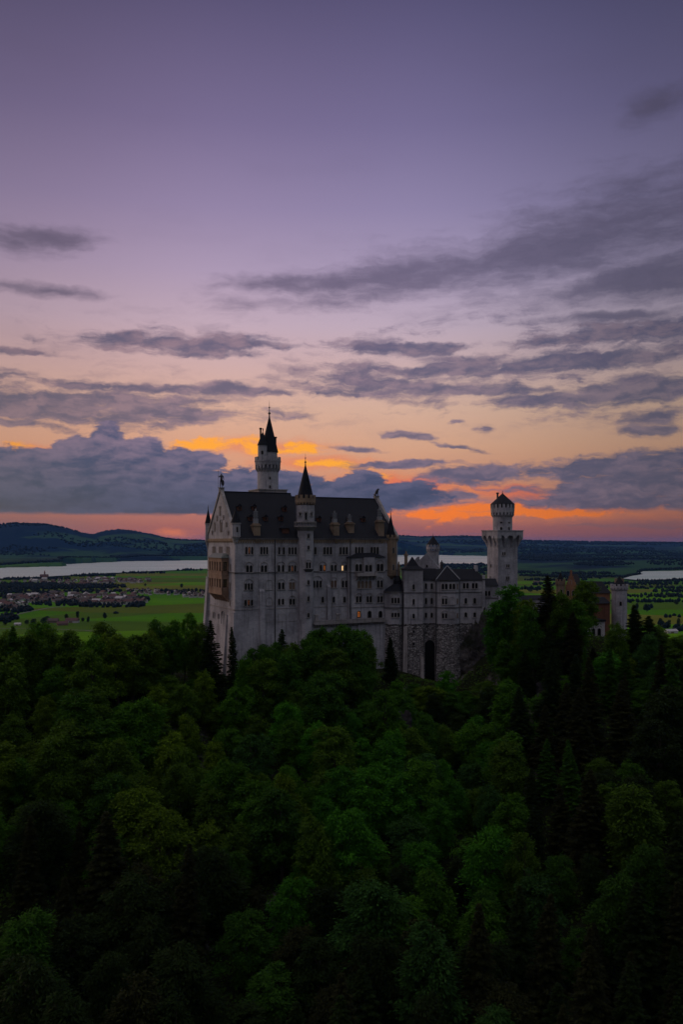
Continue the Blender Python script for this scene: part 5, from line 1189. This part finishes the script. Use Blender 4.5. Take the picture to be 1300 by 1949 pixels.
random.seed(5)
# upper limit of the canopy seen from the road side: keeps crowns off the walls they do not cover
LIM = [(-80, 1205), (0, 1206), (50, 1200), (130, 1196), (200, 1205), (240, 1212), (300, 1200), (340, 1185), (375, 1195), (400, 1222), (440, 1248), (470, 1238), (500, 1228), (525, 1218), (560, 1224), (600, 1200), (640, 1192), (690, 1205),
       (715, 1232), (740, 1246), (770, 1272), (800, 1296), (830, 1290), (870, 1310), (905, 1312), (930, 1230), (950, 1190), (985, 1190), (1015, 1160), (1045, 1150), (1085, 1170), (1100, 1226), (1160, 1234), (1195, 1190), (1240, 1200), (1300, 1220), (1400, 1230)]
def lim(px): return float(np.interp(px, [a for a, _ in LIM], [b_ for _, b_ in LIM]))
# hand-set silhouettes: kind, px of the trunk, py of the top, distance, half-width px, colour
HERO = [('b', 350, 1166, 276, 24, 'mid green', 'rounded tree breaking the field line beside the west gable'), ('b', 305, 1182, 272, 30, 'deep green', None), ('s', 405, 1181, 268, 26, 'dark', 'dark spruce rising against the foot of the west gable'),
        ('s', 446, 1193, 272, 15, 'dark', 'thin young spruce against the palace corner'), ('s', 533, 1197, 276, 19, 'dark', 'small spruce top against the palace wall base'), ('s', 745, 1212, 290, 17, 'dark', 'slim spruce in front of the polygonal bay footing'),
        ('b', 645, 1188, 280, 38, 'deep green', None), ('b', 607, 1196, 279, 30, 'deep green', None), ('b', 682, 1196, 282, 28, 'mid green', None), ('b', 578, 1208, 276, 30, 'deep green', None), ('b', 628, 1204, 274, 34, 'mid green', None), ('b', 664, 1206, 276, 34, 'deep green', None), ('b', 700, 1214, 280, 24, 'olive', None), ('b', 598, 1222, 270, 34, 'deep green', None), ('b', 645, 1230, 268, 36, 'olive', None), ('b', 690, 1236, 272, 30, 'deep green', None), ('b', 555, 1222, 272, 28, 'olive', None), ('b', 515, 1224, 274, 26, 'deep green', None), ('b', 485, 1232, 270, 26, 'deep green', None), ('b', 545, 1240, 266, 32, 'deep green', None), ('b', 500, 1250, 262, 34, 'olive', None), ('b', 465, 1246, 264, 26, 'mid green', None), ('b', 965, 1112, 286, 40, 'bright green', 'tall bright broadleaf in front of the square tower'), ('b', 945, 1150, 282, 26, 'bright green', None),
        ('b', 1000, 1140, 280, 26, 'yellow-green', None), ('s', 1045, 1096, 276, 33, 'brownish dark', 'tall dark spruce just left of the orange gatehouse'), ('b', 1065, 1128, 274, 26, 'olive', None), ('b', 1112, 1103, 292, 27, 'olive', 'tall open tree covering the right side of the gatehouse'),
        ('b', 1015, 1150, 272, 30, 'deep green', None), ('b', 1092, 1142, 272, 32, 'mid green', None), ('s', 1090, 1165, 268, 26, 'brownish dark', None), ('s', 1213, 1150, 276, 26, 'dark', 'spruce top right of the round gate tower'), ('s', 1232, 1172, 272, 30, 'dark', None), ('b', 1175, 1188, 270, 24, 'olive', None),
        ('b', 880, 1316, 292, 22, 'mid green', None), ('b', 905, 1326, 286, 26, 'deep green', None), ('b', 930, 1296, 288, 24, 'olive', None), ('b', 790, 1300, 290, 20, 'deep green', None), ('b', 855, 1275, 285, 22, 'bright green', 'fresh green tree at the foot of the arched buttress'), ('b', 1150, 1243, 262, 34, 'bright green', None), ('b', 1255, 1192, 275, 30, 'olive', None), ('b', 1290, 1210, 270, 30, 'olive', None),
        ('s', 28, 1190, 250, 34, 'deep green', 'broad dark spruce crest before the left fields'), ('b', 72, 1181, 250, 34, 'mid green', None), ('b', 105, 1193, 250, 30, 'olive', None), ('b', 140, 1197, 256, 34, 'olive', None), ('b', 200, 1188, 262, 42, 'olive', None), ('b', 250, 1207, 258, 40, 'olive', None),
        ('b', 0, 1204, 246, 36, 'olive', None), ('b', 170, 1206, 252, 34, 'mid green', None), ('b', 285, 1196, 262, 30, 'yellow-green', None), ('b', 328, 1180, 270, 26, 'mid green', None), ('b', 375, 1190, 272, 26, 'olive', None), ('b', 225, 1204, 246, 36, 'yellow-green', None), ('b', 55, 1206, 244, 36, 'olive', None),
        ('s', 205, 1545, 128, 60, 'brownish dark', 'large brown-green spruce standing low in the left foreground'), ('s', 350, 1610, 122, 44, 'brownish dark', None), ('s', 920, 1715, 112, 52, 'brownish dark', None), ('s', 1030, 1700, 118, 44, 'brownish dark', None),
        ('b', 265, 1500, 140, 70, 'yellow-green', 'yellow-green tree above the large foreground spruce'), ('b', 555, 1465, 200, 42, 'yellow-green', 'solitary yellow-green rounded crown in the middle of the slope'), ('b', 1000, 1585, 168, 40, 'olive', None), ('b', 610, 1560, 160, 52, 'olive', None)]
placed = []
for kd, px, pt, Y, hw_, colr, lab in HERO:
    # stand the tree on the slope where its natural height reaches the wanted skyline
    best = None
    for Yc in np.arange(96, 306, 2.0):
        xc, yc = XY(px, Yc); hc = Z(pt, Yc) - g1(xc, yc); lo, hi = (7, 31) if kd == 's' else (6, 24)
        if lo <= hc <= hi and (best is None or abs(Yc - Y) < abs(best - Y)): best = float(Yc)
    if best is None: print('no stand for', kd, px, pt, Y); continue
    if abs(best - Y) > 6: print('moved', px, pt, Y, best)
    hw_ = hw_ * (Y / best) ** .5; Y = best
    x, y = XY(px, Y); z = g1(x, y); h2 = Z(pt, Y) - z
    base_r = (5.9 if kd == 'b' else 4.0); H0 = 20.0 if kd == 'b' else 27.0
    spread = RR(hw_, Y) / (base_r * h2 / H0); spread = min(max(spread, .5), 1.9)
    tree(kd, x, y, z - .3, h2 + .3, spread, colr, random.uniform(0, 6.28), label=lab); placed.append((x, y, 3.4))
# the rest of the forest
cand = []
for _ in range(9000):
    Y = 92 + 205 * random.random() ** .85; X_ = random.uniform(-.47, .47) * Y * 1.0; cand.append((X_, Y))
nb = ns_ = 0
for X_, Y in cand:
    px = 650 + S * X_ / Y; cyx = float(np.interp(X_, CX, CY))
    if Y > cyx + (14 if px < 385 or px > 1190 else -3): continue
    if 735 < px < 925 and Y > 292: continue
    big = Y < 200
    sp_ = (7.3 if Y > 215 else 7.6 if Y > 150 else 7.6) * random.uniform(.85, 1.15)
    if any((X_ - a) ** 2 + (Y - c_) ** 2 < max(sp_, r_) ** 2 for a, c_, r_ in placed): continue
    forest_n = float(vnoise(X_ / 26 + 5, Y / 30, 77)); z = g1(X_, Y)
    con = .26 + (.42 if px > 980 else 0) + (.25 if px < 200 and Y < 200 else 0) + (.35 if Y < 150 else 0) - (.14 if Y > 235 and px < 980 else 0)
    if 480 < px < 980 and 150 < Y < 262: con -= .2
    kd = 's' if forest_n * .9 + random.random() * .3 < con * .9 else 'b'
    h = random.uniform(16, 28) if kd == 's' else random.uniform(12, 25)
    if Y > 255: h *= .8
    top_px = HZ - S * (z + h - CZ) / Y; lm = lim(px) + (0 if kd == 's' else 2)
    if top_px < lm:
        h = (Z(lm, Y) - z)
        if h < 3.6: continue
    rocky = 1000 < px < 1200 and 215 < Y < 280 and forest_n > .52
    if rocky: h = min(h, 9)
    sprd = random.uniform(.8, 1.08) * (1.0 if h > 13 else 1.5 if h > 8 else 2.0)
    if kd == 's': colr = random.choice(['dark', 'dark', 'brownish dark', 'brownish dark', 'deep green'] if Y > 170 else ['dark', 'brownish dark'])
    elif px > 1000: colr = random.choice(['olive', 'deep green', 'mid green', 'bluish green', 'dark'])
    elif Y < 160 + random.random() * 50: colr = random.choice(['deep green', 'dark', 'dark', 'dark', 'brownish dark', 'bluish green'])  # near trees take darker colours, shade of the gorge painted in
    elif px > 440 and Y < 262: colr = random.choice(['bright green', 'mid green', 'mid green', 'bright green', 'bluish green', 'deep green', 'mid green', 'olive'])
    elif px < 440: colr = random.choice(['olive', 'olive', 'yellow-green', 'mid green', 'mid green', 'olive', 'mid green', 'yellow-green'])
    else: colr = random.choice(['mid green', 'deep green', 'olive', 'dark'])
    if kd == 'b' and nb >= 245 or kd == 's' and ns_ >= 255: continue
    if kd == 'b': nb += 1
    else: ns_ += 1
    if kd == 's': sprd *= 1.25
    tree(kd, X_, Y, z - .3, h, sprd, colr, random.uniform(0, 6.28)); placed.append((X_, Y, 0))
for _ in range(1500):
    X_ = random.uniform(-125, 110); cyx = float(np.interp(X_, CX, CY)); Y = cyx - random.uniform(8, 58); px = 650 + S * X_ / Y
    if nb >= 275 or any((X_ - a) ** 2 + (Y - c_) ** 2 < 4.6 ** 2 for a, c_, r_ in placed): continue
    z = g1(X_, Y); h = random.uniform(7, 11.5)
    if HZ - S * (z + h - CZ) / Y < lim(px) + 3 or px < -30 or px > 1330: continue
    tree('b', X_, Y, z - .6, h, random.uniform(1.4, 1.9), random.choice(['olive', 'mid green', 'yellow-green', 'mid green', 'deep green']), random.uniform(0, 6.28)); placed.append((X_, Y, 0)); nb += 1
print('forest', nb, ns_, len(placed))
# undergrowth on the hill
n = 90000; r = np.random.default_rng(3); Yu = 88 + 215 * r.random(n) ** .8; Xu = r.uniform(-.5, .5, n) * Yu
cyu = np.interp(Xu, CX, CY); k = (Yu < cyu + 2); Xu, Yu = Xu[k], Yu[k]; n = len(Xu)
clump = fbm(Xu / 6, Yu / 6, 91, 3); hz_ = np.maximum(0, clump - .35) * 5.0
P = np.stack([Xu, Yu, G(Xu, Yu) + r.random(n) * hz_ + .1], -1); nrm = unit(np.array([0, -.3, 1]) + r.normal(0, .5, (n, 3))); A = unit(np.cross(nrm, r.normal(size=(n, 3)))); B = np.cross(nrm, A); s_ = r.uniform(.25, .6, n)[:, None]
V, F = quads(P, A * s_, B * s_ * .6); o = bpy.data.objects.new('undergrowth', np_mesh('undergrowth', V, F, [M['foliage']])); col.objects.link(o); o.color = (.040, .085, .008, 1); tag(o, 'low leafy undergrowth between the trees of the castle hill', kind='stuff')

# ------------------------------------------------------------------ valley: woods, village, farm
def low_trees(name, X_, Y_, Zb, H_, W_, colr, label, kind='stuff', seed=1):
    """many small far-off trees as one mass: jittered, faceted double cones"""
    n = len(X_); r = np.random.default_rng(seed); m_ = 6; t = np.linspace(0, 2 * pi, m_, endpoint=False)
    lev = [(.0, .55), (.38, 1.0), (.72, .72)]; V = []
    for zf, rf in lev:
        j = r.uniform(.7, 1.3, (n, m_)); V.append(np.stack([X_[:, None] + W_[:, None] * rf * j * np.cos(t), Y_[:, None] + W_[:, None] * rf * j * np.sin(t), (Zb + H_ * zf)[:, None] + 0 * j], -1))
    V.append(np.stack([X_ + r.normal(0, .1, n) * W_, Y_, Zb + H_], -1)[:, None, :]); V = np.concatenate(V, 1); stride = 3 * m_ + 1; base_ = (np.arange(n) * stride)[:, None]
    Q4 = []; T3 = []
    for l in range(2):
        for q in range(m_): q2 = (q + 1) % m_; Q4.append([l * m_ + q, l * m_ + q2, (l + 1) * m_ + q2, (l + 1) * m_ + q])
    for q in range(m_): T3.append([2 * m_ + q, 2 * m_ + (q + 1) % m_, 3 * m_])
    F4 = (base_[:, :, None] + np.array(Q4)[None]).reshape(-1, 4); F3 = (base_[:, :, None] + np.array(T3)[None]).reshape(-1, 3)
    o = bpy.data.objects.new(name, np_mesh(name, V.reshape(-1, 3), [F4, F3], [M['foliage']])); col.objects.link(o); o.color = colr + (1,); return tag(o, label, kind=kind) if kind else o
def ground_pt(px, py):
    Y = CZ * S / np.maximum(py - HZ, 4.0); x = (px - 650) / S * Y
    return x, Y
r = np.random.default_rng(8)
WX, WYy = [], []
# (px, py, rx, ry, count): belts and groves seen in the valley
belts = [(-40, 1122, 110, 8, 420), (40, 1116, 90, 5, 420), (110, 1118, 80, 5, 360), (190, 1118, 50, 4, 160), (60, 1103, 75, 1.6, 170), (170, 1096, 55, 1.6, 130), (160, 1093.5, 30, 1.4, 80), (260, 1091, 60, .9, 70), (350, 1086, 50, .8, 60), (245, 1143, 38, 5, 110), (262, 1152, 12, 5, 30), (120, 1150, 60, 4, 70), (200, 1155, 60, 2, 40), (20, 1162, 40, 5, 60), (5, 1180, 30, 6, 40), (60, 1140, 80, 5, 60),
         (350, 1128, 50, 3, 60), (150, 1128, 130, 3, 90), (60, 1131, 60, 3, 60),
         (820, 1080, 60, 2, 90), (890, 1079, 40, 3, 130), (900, 1086, 60, 4, 130), (880, 1092, 50, 4, 60), (1040, 1096, 50, 1.6, 90), (1110, 1092, 60, 2.0, 120), (1100, 1098, 55, 3, 130), (1220, 1112, 100, 2.0, 120), (1150, 1079, 60, 2.6, 220), (1080, 1072, 90, 3.0, 330), (1200, 1070, 110, 3.4, 420), (1290, 1078, 60, 3.0, 150),
         (1270, 1106, 60, 2.4, 120), (1240, 1120, 90, 1.5, 60), (1260, 1135, 90, 2.5, 80), (1280, 1126, 40, 2, 40), (1010, 1122, 22, 2, 25), (1040, 1113, 30, 2, 30), (1230, 1158, 12, 4, 12), (1265, 1195, 12, 5, 10), (1295, 1200, 12, 6, 10), (1280, 1175, 15, 3, 4),
         (1060, 1104, 60, 1.2, 70), (1190, 1098, 60, 1.0, 60), (1000, 1090, 30, 1.4, 50), (1140, 1112, 60, 1.0, 60), (1225, 1145, 90, 1.4, 60), (1000, 1064, 110, 1.6, 160), (1240, 1062, 120, 2.0, 260), (1130, 1057, 150, 1.0, 200), (1000, 1052, 100, 1.2, 160), (1200, 1050, 160, 1.0, 200)]
for px, py, rx, ry, c_ in belts:
    a = r.uniform(0, 2 * pi, c_); q = np.sqrt(r.random(c_)); X_, Y_ = ground_pt(px + rx * q * np.cos(a), py + ry * q * np.sin(a)); WX.append(X_); WYy.append(Y_)
# far shore and hillside woods by noise, density follows distance
n = 26000; pxr = r.uniform(-120, 1420, n); Yr = np.exp(r.uniform(math.log(7200), math.log(22000), n)); Xr = (pxr - 650) / S * Yr
wn = fbm(Xr / 1500, Yr / 900, 61, 4); keep = (wn > .535) & ~inside(L1, Xr, Yr) & ~inside(L2, Xr, Yr) & ((pxr > 985) & (Yr < 16000) | (Yr > 9500))
WX.append(Xr[keep]); WYy.append(Yr[keep])
# sparse trees along field edges
n = 500; pxr = r.uniform(-100, 1400, n); pyr = r.uniform(1080, 1190, n); X_, Y_ = ground_pt(pxr, pyr); en = np.abs(fbm(X_ / 420, Y_ / 500, 71, 3) - .5) < .012
WX.append(X_[en]); WYy.append(Y_[en])
# the far shoreline belt
for poly_ in (lake_main, lake_east):
    for i in range(len(poly_)):
        a, b_ = poly_[i], poly_[(i + 1) % len(poly_)]; m_ = int(abs(b_[0] - a[0]) * 1.4) + 2; t = r.random(m_); pq = a[0] + (b_[0] - a[0]) * t; yq = a[1] + (b_[1] - a[1]) * t
        far_side = i >= 12 if poly_ is lake_main else i >= 5
        yq = yq + (-r.uniform(.2, 1.3, m_) if far_side else r.uniform(.3, 1.2, m_)); X_, Y_ = ground_pt(pq, yq); WX.append(X_); WYy.append(Y_)
WX = np.concatenate(WX); WYy = np.concatenate(WYy)
k = ~(inside(L1, WX, WYy) | inside(L2, WX, WYy)) & (WYy < 26000); WX, WYy = WX[k], WYy[k]
sz = np.maximum(6.0, WYy / 750.0) * r.uniform(.7, 1.35, len(WX)); hh = np.maximum(13.0, 9 + WYy / 900.0) * r.uniform(.7, 1.3, len(WX))
low_trees('distant_woods', WX, WYy, G(WX, WYy) - 1.5, hh, sz, (.006, .015, .016), 'dark groves and tree belts across the valley', seed=5)
print('woods', len(WX))
# village
def house_mesh(name, w_, l, h, rh, wall, roof_):
    b = MB(); F0 = Frame(0, 0, 0); b.box(F0, -w_ / 2, w_ / 2, -l / 2, l / 2, -3, h); b.cm = 1
    ov = .8; p = [(-w_ / 2 - ov, h - .4), (w_ / 2 + ov, h - .4), (0, h + rh)]; b.prism([(a, -l / 2 - ov, c) for a, c in p], [(a, l / 2 + ov, c) for a, c in p])
    b.cm = 2
    for q in (-1, 1):
        for yy in (-l * .3, 0, l * .3): b.box(F0, q * w_ / 2 - .06, q * w_ / 2 + .06, yy - .7, yy + .7, h * .45, h * .75)
    b.box(F0, -w_ * .2, w_ * .2, -l / 2 - .06, -l / 2, h * .3, h * .8)
    me = bpy.data.meshes.new(name); me.from_pydata(b.v, [], b.f); me.polygons.foreach_set('material_index', b.m)
    for m_ in (wall, roof_, M['glass']): me.materials.append(m_)
    return me
wl_ = [plain('house_plaster', (.42, .40, .41, 1), .9), plain('house_timber', (.16, .11, .085, 1), .9)]
rf_ = {'red': plain('red_roof_tiles', (.085, .042, .038, 1), .85), 'brown': plain('brown_roof_tiles', (.075, .052, .046, 1), .85), 'dark': plain('dark_roof_tiles', (.05, .04, .042, 1), .7), 'pale': plain('pale_metal_roof', (.32, .31, .32, 1), .5)}
HM = {}
for kq, m_ in rf_.items():
    for j, (a, l, h, rh) in enumerate(((11, 14, 6, 3.6), (13, 20, 7.5, 4.4))): HM[(kq, j)] = house_mesh('village_house', a, l, h, rh, wl_[0 if kq != 'dark' or j == 0 else 1], m_)
zones_v = [(90, 1141, 90, 7, 70, 'lower'), (215, 1146, 70, 6, 62, 'lower'), (20, 1152, 35, 10, 26, 'lower'), (150, 1136, 130, 4, 38, 'lower'), (215, 1106, 75, 5, 64, 'upper'), (100, 1108, 55, 4, 26, 'upper'), (150, 1113, 45, 3, 20, 'upper'), (320, 1130, 70, 3.5, 44, 'eastern'), (370, 1135, 25, 4, 22, 'eastern'), (250, 1126, 60, 3, 24, 'eastern'), (30, 1108, 35, 3, 14, 'upper'), (75, 1052.5, 40, 1.5, 12, 'far shore'), (125, 1046, 40, 2, 10, 'far shore'), (1250, 1071, 20, 1, 6, 'far hamlet')]
hp = []; usedh = set(); nh = 0
extra = []
for px, py, rx, ry, c_, nm in zones_v:
    tries = 0; made = 0
    while made < c_ and tries < c_ * 12:
        tries += 1; a = r.uniform(0, 2 * pi); q = sqrt(r.random()); qx, qy = px + rx * q * cos(a), py + ry * q * sin(a); x, y = [float(v) for v in ground_pt(np.array([qx]), np.array([qy]))]
        if qx > 392 and qx < 700: continue
        if inside(L1, np.array([x]), np.array([y]))[0]: continue
        if any((x - a_) ** 2 + (y - b_) ** 2 < (17 if y < 4200 else 22) ** 2 for a_, b_ in hp): continue
        hp.append((x, y)); made += 1
        kq = r.choice(['red', 'brown', 'dark', 'pale'], p=[.34, .30, .19, .17]); j = int(r.random() < .4)
        if nh < 296:
            o = bpy.data.objects.new('village_house', HM[(kq, j)]); col.objects.link(o); o.location = (x, y, g1(x, y)); o.rotation_euler.z = r.choice([.2, .4, 1.7, 1.3]) + r.normal(0, .2); s_ = r.uniform(.95, 1.5) * (1.25 if y > 8000 else 1.0); o.scale = (s_,) * 3
            lb = '%s-roofed house in the %s village rows, %.1f%% across and %.1f%% down' % (kq, nm, qx / 13, qy / 19.49); tag(o, lb, 'house', 'village houses in the valley'); nh += 1
        else: extra.append((x, y, kq))
if extra:
    b = MB()
    mats_ = [wl_[0], rf_['red'], rf_['brown'], rf_['dark'], rf_['pale']]
    for x, y, kq in extra:
        F0 = Frame(x, y, .3); z = g1(x, y); b.cm = 0; b.box(F0, -6, 6, -8, 8, z - 3, z + 6); b.cm = ['red', 'brown', 'dark', 'pale'].index(kq) + 1
        p = [(-6.8, z + 5.6), (6.8, z + 5.6), (0, z + 10)]; b.prism([F0(a, -8.7, c) for a, c in p], [F0(a, 8.7, c) for a, c in p])
    o = b.build('village_rows', mats_); tag(o, 'remaining small houses of the valley village', kind='stuff')
print('houses', nh, len(extra))
# church by the lake
cx_, cy_ = [float(v) for v in ground_pt(np.array([84.]), np.array([1100.5]))]; cz_ = g1(cx_, cy_)
chu = empty('village_church', (cx_, cy_, cz_), 'reddish church with slim tower on the near lake shore', 'church'); F0 = Frame(cx_, cy_, .1)
b = MB(); b.box(F0, -24, 20, -8, 8, cz_ - 2, cz_ + 14); b.build('nave', plain('church_plaster', (.26, .15, .12, 1), .9), chu)
b = MB(); p = [(-9, cz_ + 13.6), (9, cz_ + 13.6), (0, cz_ + 22)]; b.prism([F0(-25, a, c) for a, c in p], [F0(21, a, c) for a, c in p]); b.build('roof', rf_['red'], chu)
b = MB(); b.box(F0, -3, 4, -3.5, 3.5, cz_, cz_ + 34); b.cyl((cx_ + .5, cy_), 4.2, 2.4, cz_ + 34, cz_ + 39, 8); b.cone((cx_ + .5, cy_), 2.6, cz_ + 39, cz_ + 46, 8); b.build('bell_tower', plain('church_tower_plaster', (.26, .17, .15, 1), .9), chu)
# farm in the near field
def barn(px, py, l, w_, h, rh, ang, kq, label, white=False):
    x, y = [float(v) for v in ground_pt(np.array([px]), np.array([py]))]; z = g1(x, y); o = empty('farm_barn', (x, y, z), label, 'barn', 'farm buildings in the near field'); F0 = Frame(x, y, ang)
    b = MB(); b.box(F0, -l / 2, l / 2, -w_ / 2, w_ / 2, z - 3, z + h); b.build('wall', wl_[0] if white else wl_[1], o)
    b = MB(); p = [(-w_ / 2 - 1.2, z + h - .5), (w_ / 2 + 1.2, z + h - .5), (0, z + h + rh)]; b.prism([F0(-l / 2 - 1, a, c) for a, c in p], [F0(l / 2 + 1, a, c) for a, c in p]); b.build('roof', rf_[kq], o)
    b = MB(); b.box(F0, -l * .2, l * .1, -w_ / 2 - .1, -w_ / 2, z, z + h * .7); b.build('door', wl_[1], o); return o
barn(100, 1186, 26, 15, 5.5, 5.5, .1, 'brown', 'brown-roofed barn at the left of the farm'); barn(118, 1191, 24, 15, 5, 5, .5, 'red', 'front red-roofed barn of the farm'); barn(137, 1186, 30, 16, 6, 6, -.05, 'red', 'long red-roofed farmhouse with a white gable end', True); barn(33, 1191, 14, 9, 3.5, 3, .1, 'pale', 'small pale-roofed shed far left of the farm', True)
barn(1278, 1207, 26, 14, 5, 4, .3, 'pale', 'pale grey barn half hidden at the right edge of the valley', True); barn(1022, 1110, 30, 18, 6, 5, .2, 'brown', 'lone brown-roofed farm behind the square tower')
# solitary field trees
for px, py, hh_, wd_ in ((62, 1192, 17, 13), (50, 1190, 12, 10), (82, 1190, 18, 17), (88, 1183, 13, 12), (126, 1180, 15, 10), (147, 1178, 19, 9), (167, 1186, 16, 9), (157, 1184, 10, 9), (199, 1179, 17, 12), (9, 1191, 16, 12), (232, 1153, 14, 9), (345, 1120, 18, 14), (1232, 1165, 24, 14), (1213, 1160, 20, 12), (1258, 1196, 22, 9), (1274, 1198, 20, 8), (1292, 1196, 22, 9), (1010, 1128, 22, 18), (1023, 1126, 18, 14), (1288, 1150, 14, 16), (276, 1117, 14, 10)):
    x, y = [float(v) for v in ground_pt(np.array([px]), np.array([py]))]; z = g1(x, y)
    o = empty('field_tree', (x, y, z), 'lone dark tree in the valley field, %.0f%% across and %.0f%% down the photo' % (px / 13, py / 19.49 - .5), 'tree', 'lone trees in the valley fields')
    pr = BR[px % 6]; o.scale = (wd_ / 11.5, wd_ / 11.5, hh_ / 20); o.rotation_euler.z = px
    for me_, nme in ((pr[0], 'crown'), (pr[1], 'trunk')): q = bpy.data.objects.new(nme, me_); col.objects.link(q); q.parent = o; q.color = (.016, .034, .012, 1)
# road through the fields
def ribbon(name, pts, wd, label):
    P = [ground_pt(np.array([a], float), np.array([b_], float)) for a, b_ in pts]; P = [(float(a[0]), float(c[0])) for a, c in P]; Q_ = []
    for i in range(len(P) - 1):
        for t in np.linspace(0, 1, 14, endpoint=False): Q_.append((P[i][0] + (P[i + 1][0] - P[i][0]) * t, P[i][1] + (P[i + 1][1] - P[i][1]) * t))
    Q_.append(P[-1]); Q_ = np.array(Q_); T = unit(np.gradient(Q_, axis=0)); N_ = np.stack([-T[:, 1], T[:, 0]], -1); L_, R_ = Q_ + N_ * wd / 2, Q_ - N_ * wd / 2
    zl_, zr2 = G(L_[:, 0], L_[:, 1]) + .5, G(R_[:, 0], R_[:, 1]) + .5; zz = np.maximum(zl_, zr2); V = np.concatenate([np.column_stack([L_, zz]), np.column_stack([R_, zz])]); m_ = len(Q_); F = np.array([[i, i + 1, m_ + i + 1, m_ + i] for i in range(m_ - 1)])
    o = bpy.data.objects.new(name, np_mesh(name, V, F[:, ::-1], [M['asphalt']])); col.objects.link(o); tag(o, label, kind='structure')
ribbon('road', [(-60, 1184), (0, 1178), (30, 1171), (60, 1164), (90, 1158), (125, 1153)], 9, 'grey road curving past the village into the fields')
ribbon('path', [(-20, 1198), (60, 1197), (160, 1201), (230, 1208)], 5, 'pale farm track along the near field')

# ------------------------------------------------------------------ evening haze over the whole scene
b = MB(); b.box(Frame(0, 0, 0), -64000, 64000, -64000, 64000, -8, 520); hz = b.build('haze', [], None); hz['kind'] = 'stuff'; hz['label'] = 'thin bluish evening haze over the valley'
hm_ = bpy.data.materials.new('haze'); hm_.use_nodes = True; nt = hm_.node_tree; nt.nodes.clear(); pv = nt.nodes.new('ShaderNodeVolumePrincipled'); oo = nt.nodes.new('ShaderNodeOutputMaterial'); nt.links.new(pv.outputs[0], oo.inputs['Volume'])
pv.inputs['Color'].default_value = (0.15, 0.40, 1.0, 1); pv.inputs['Density'].default_value = 0.000011; pv.inputs['Anisotropy'].default_value = 0.0
hz.data.materials.clear(); hz.data.materials.append(hm_); hz.display_type = 'WIRE'
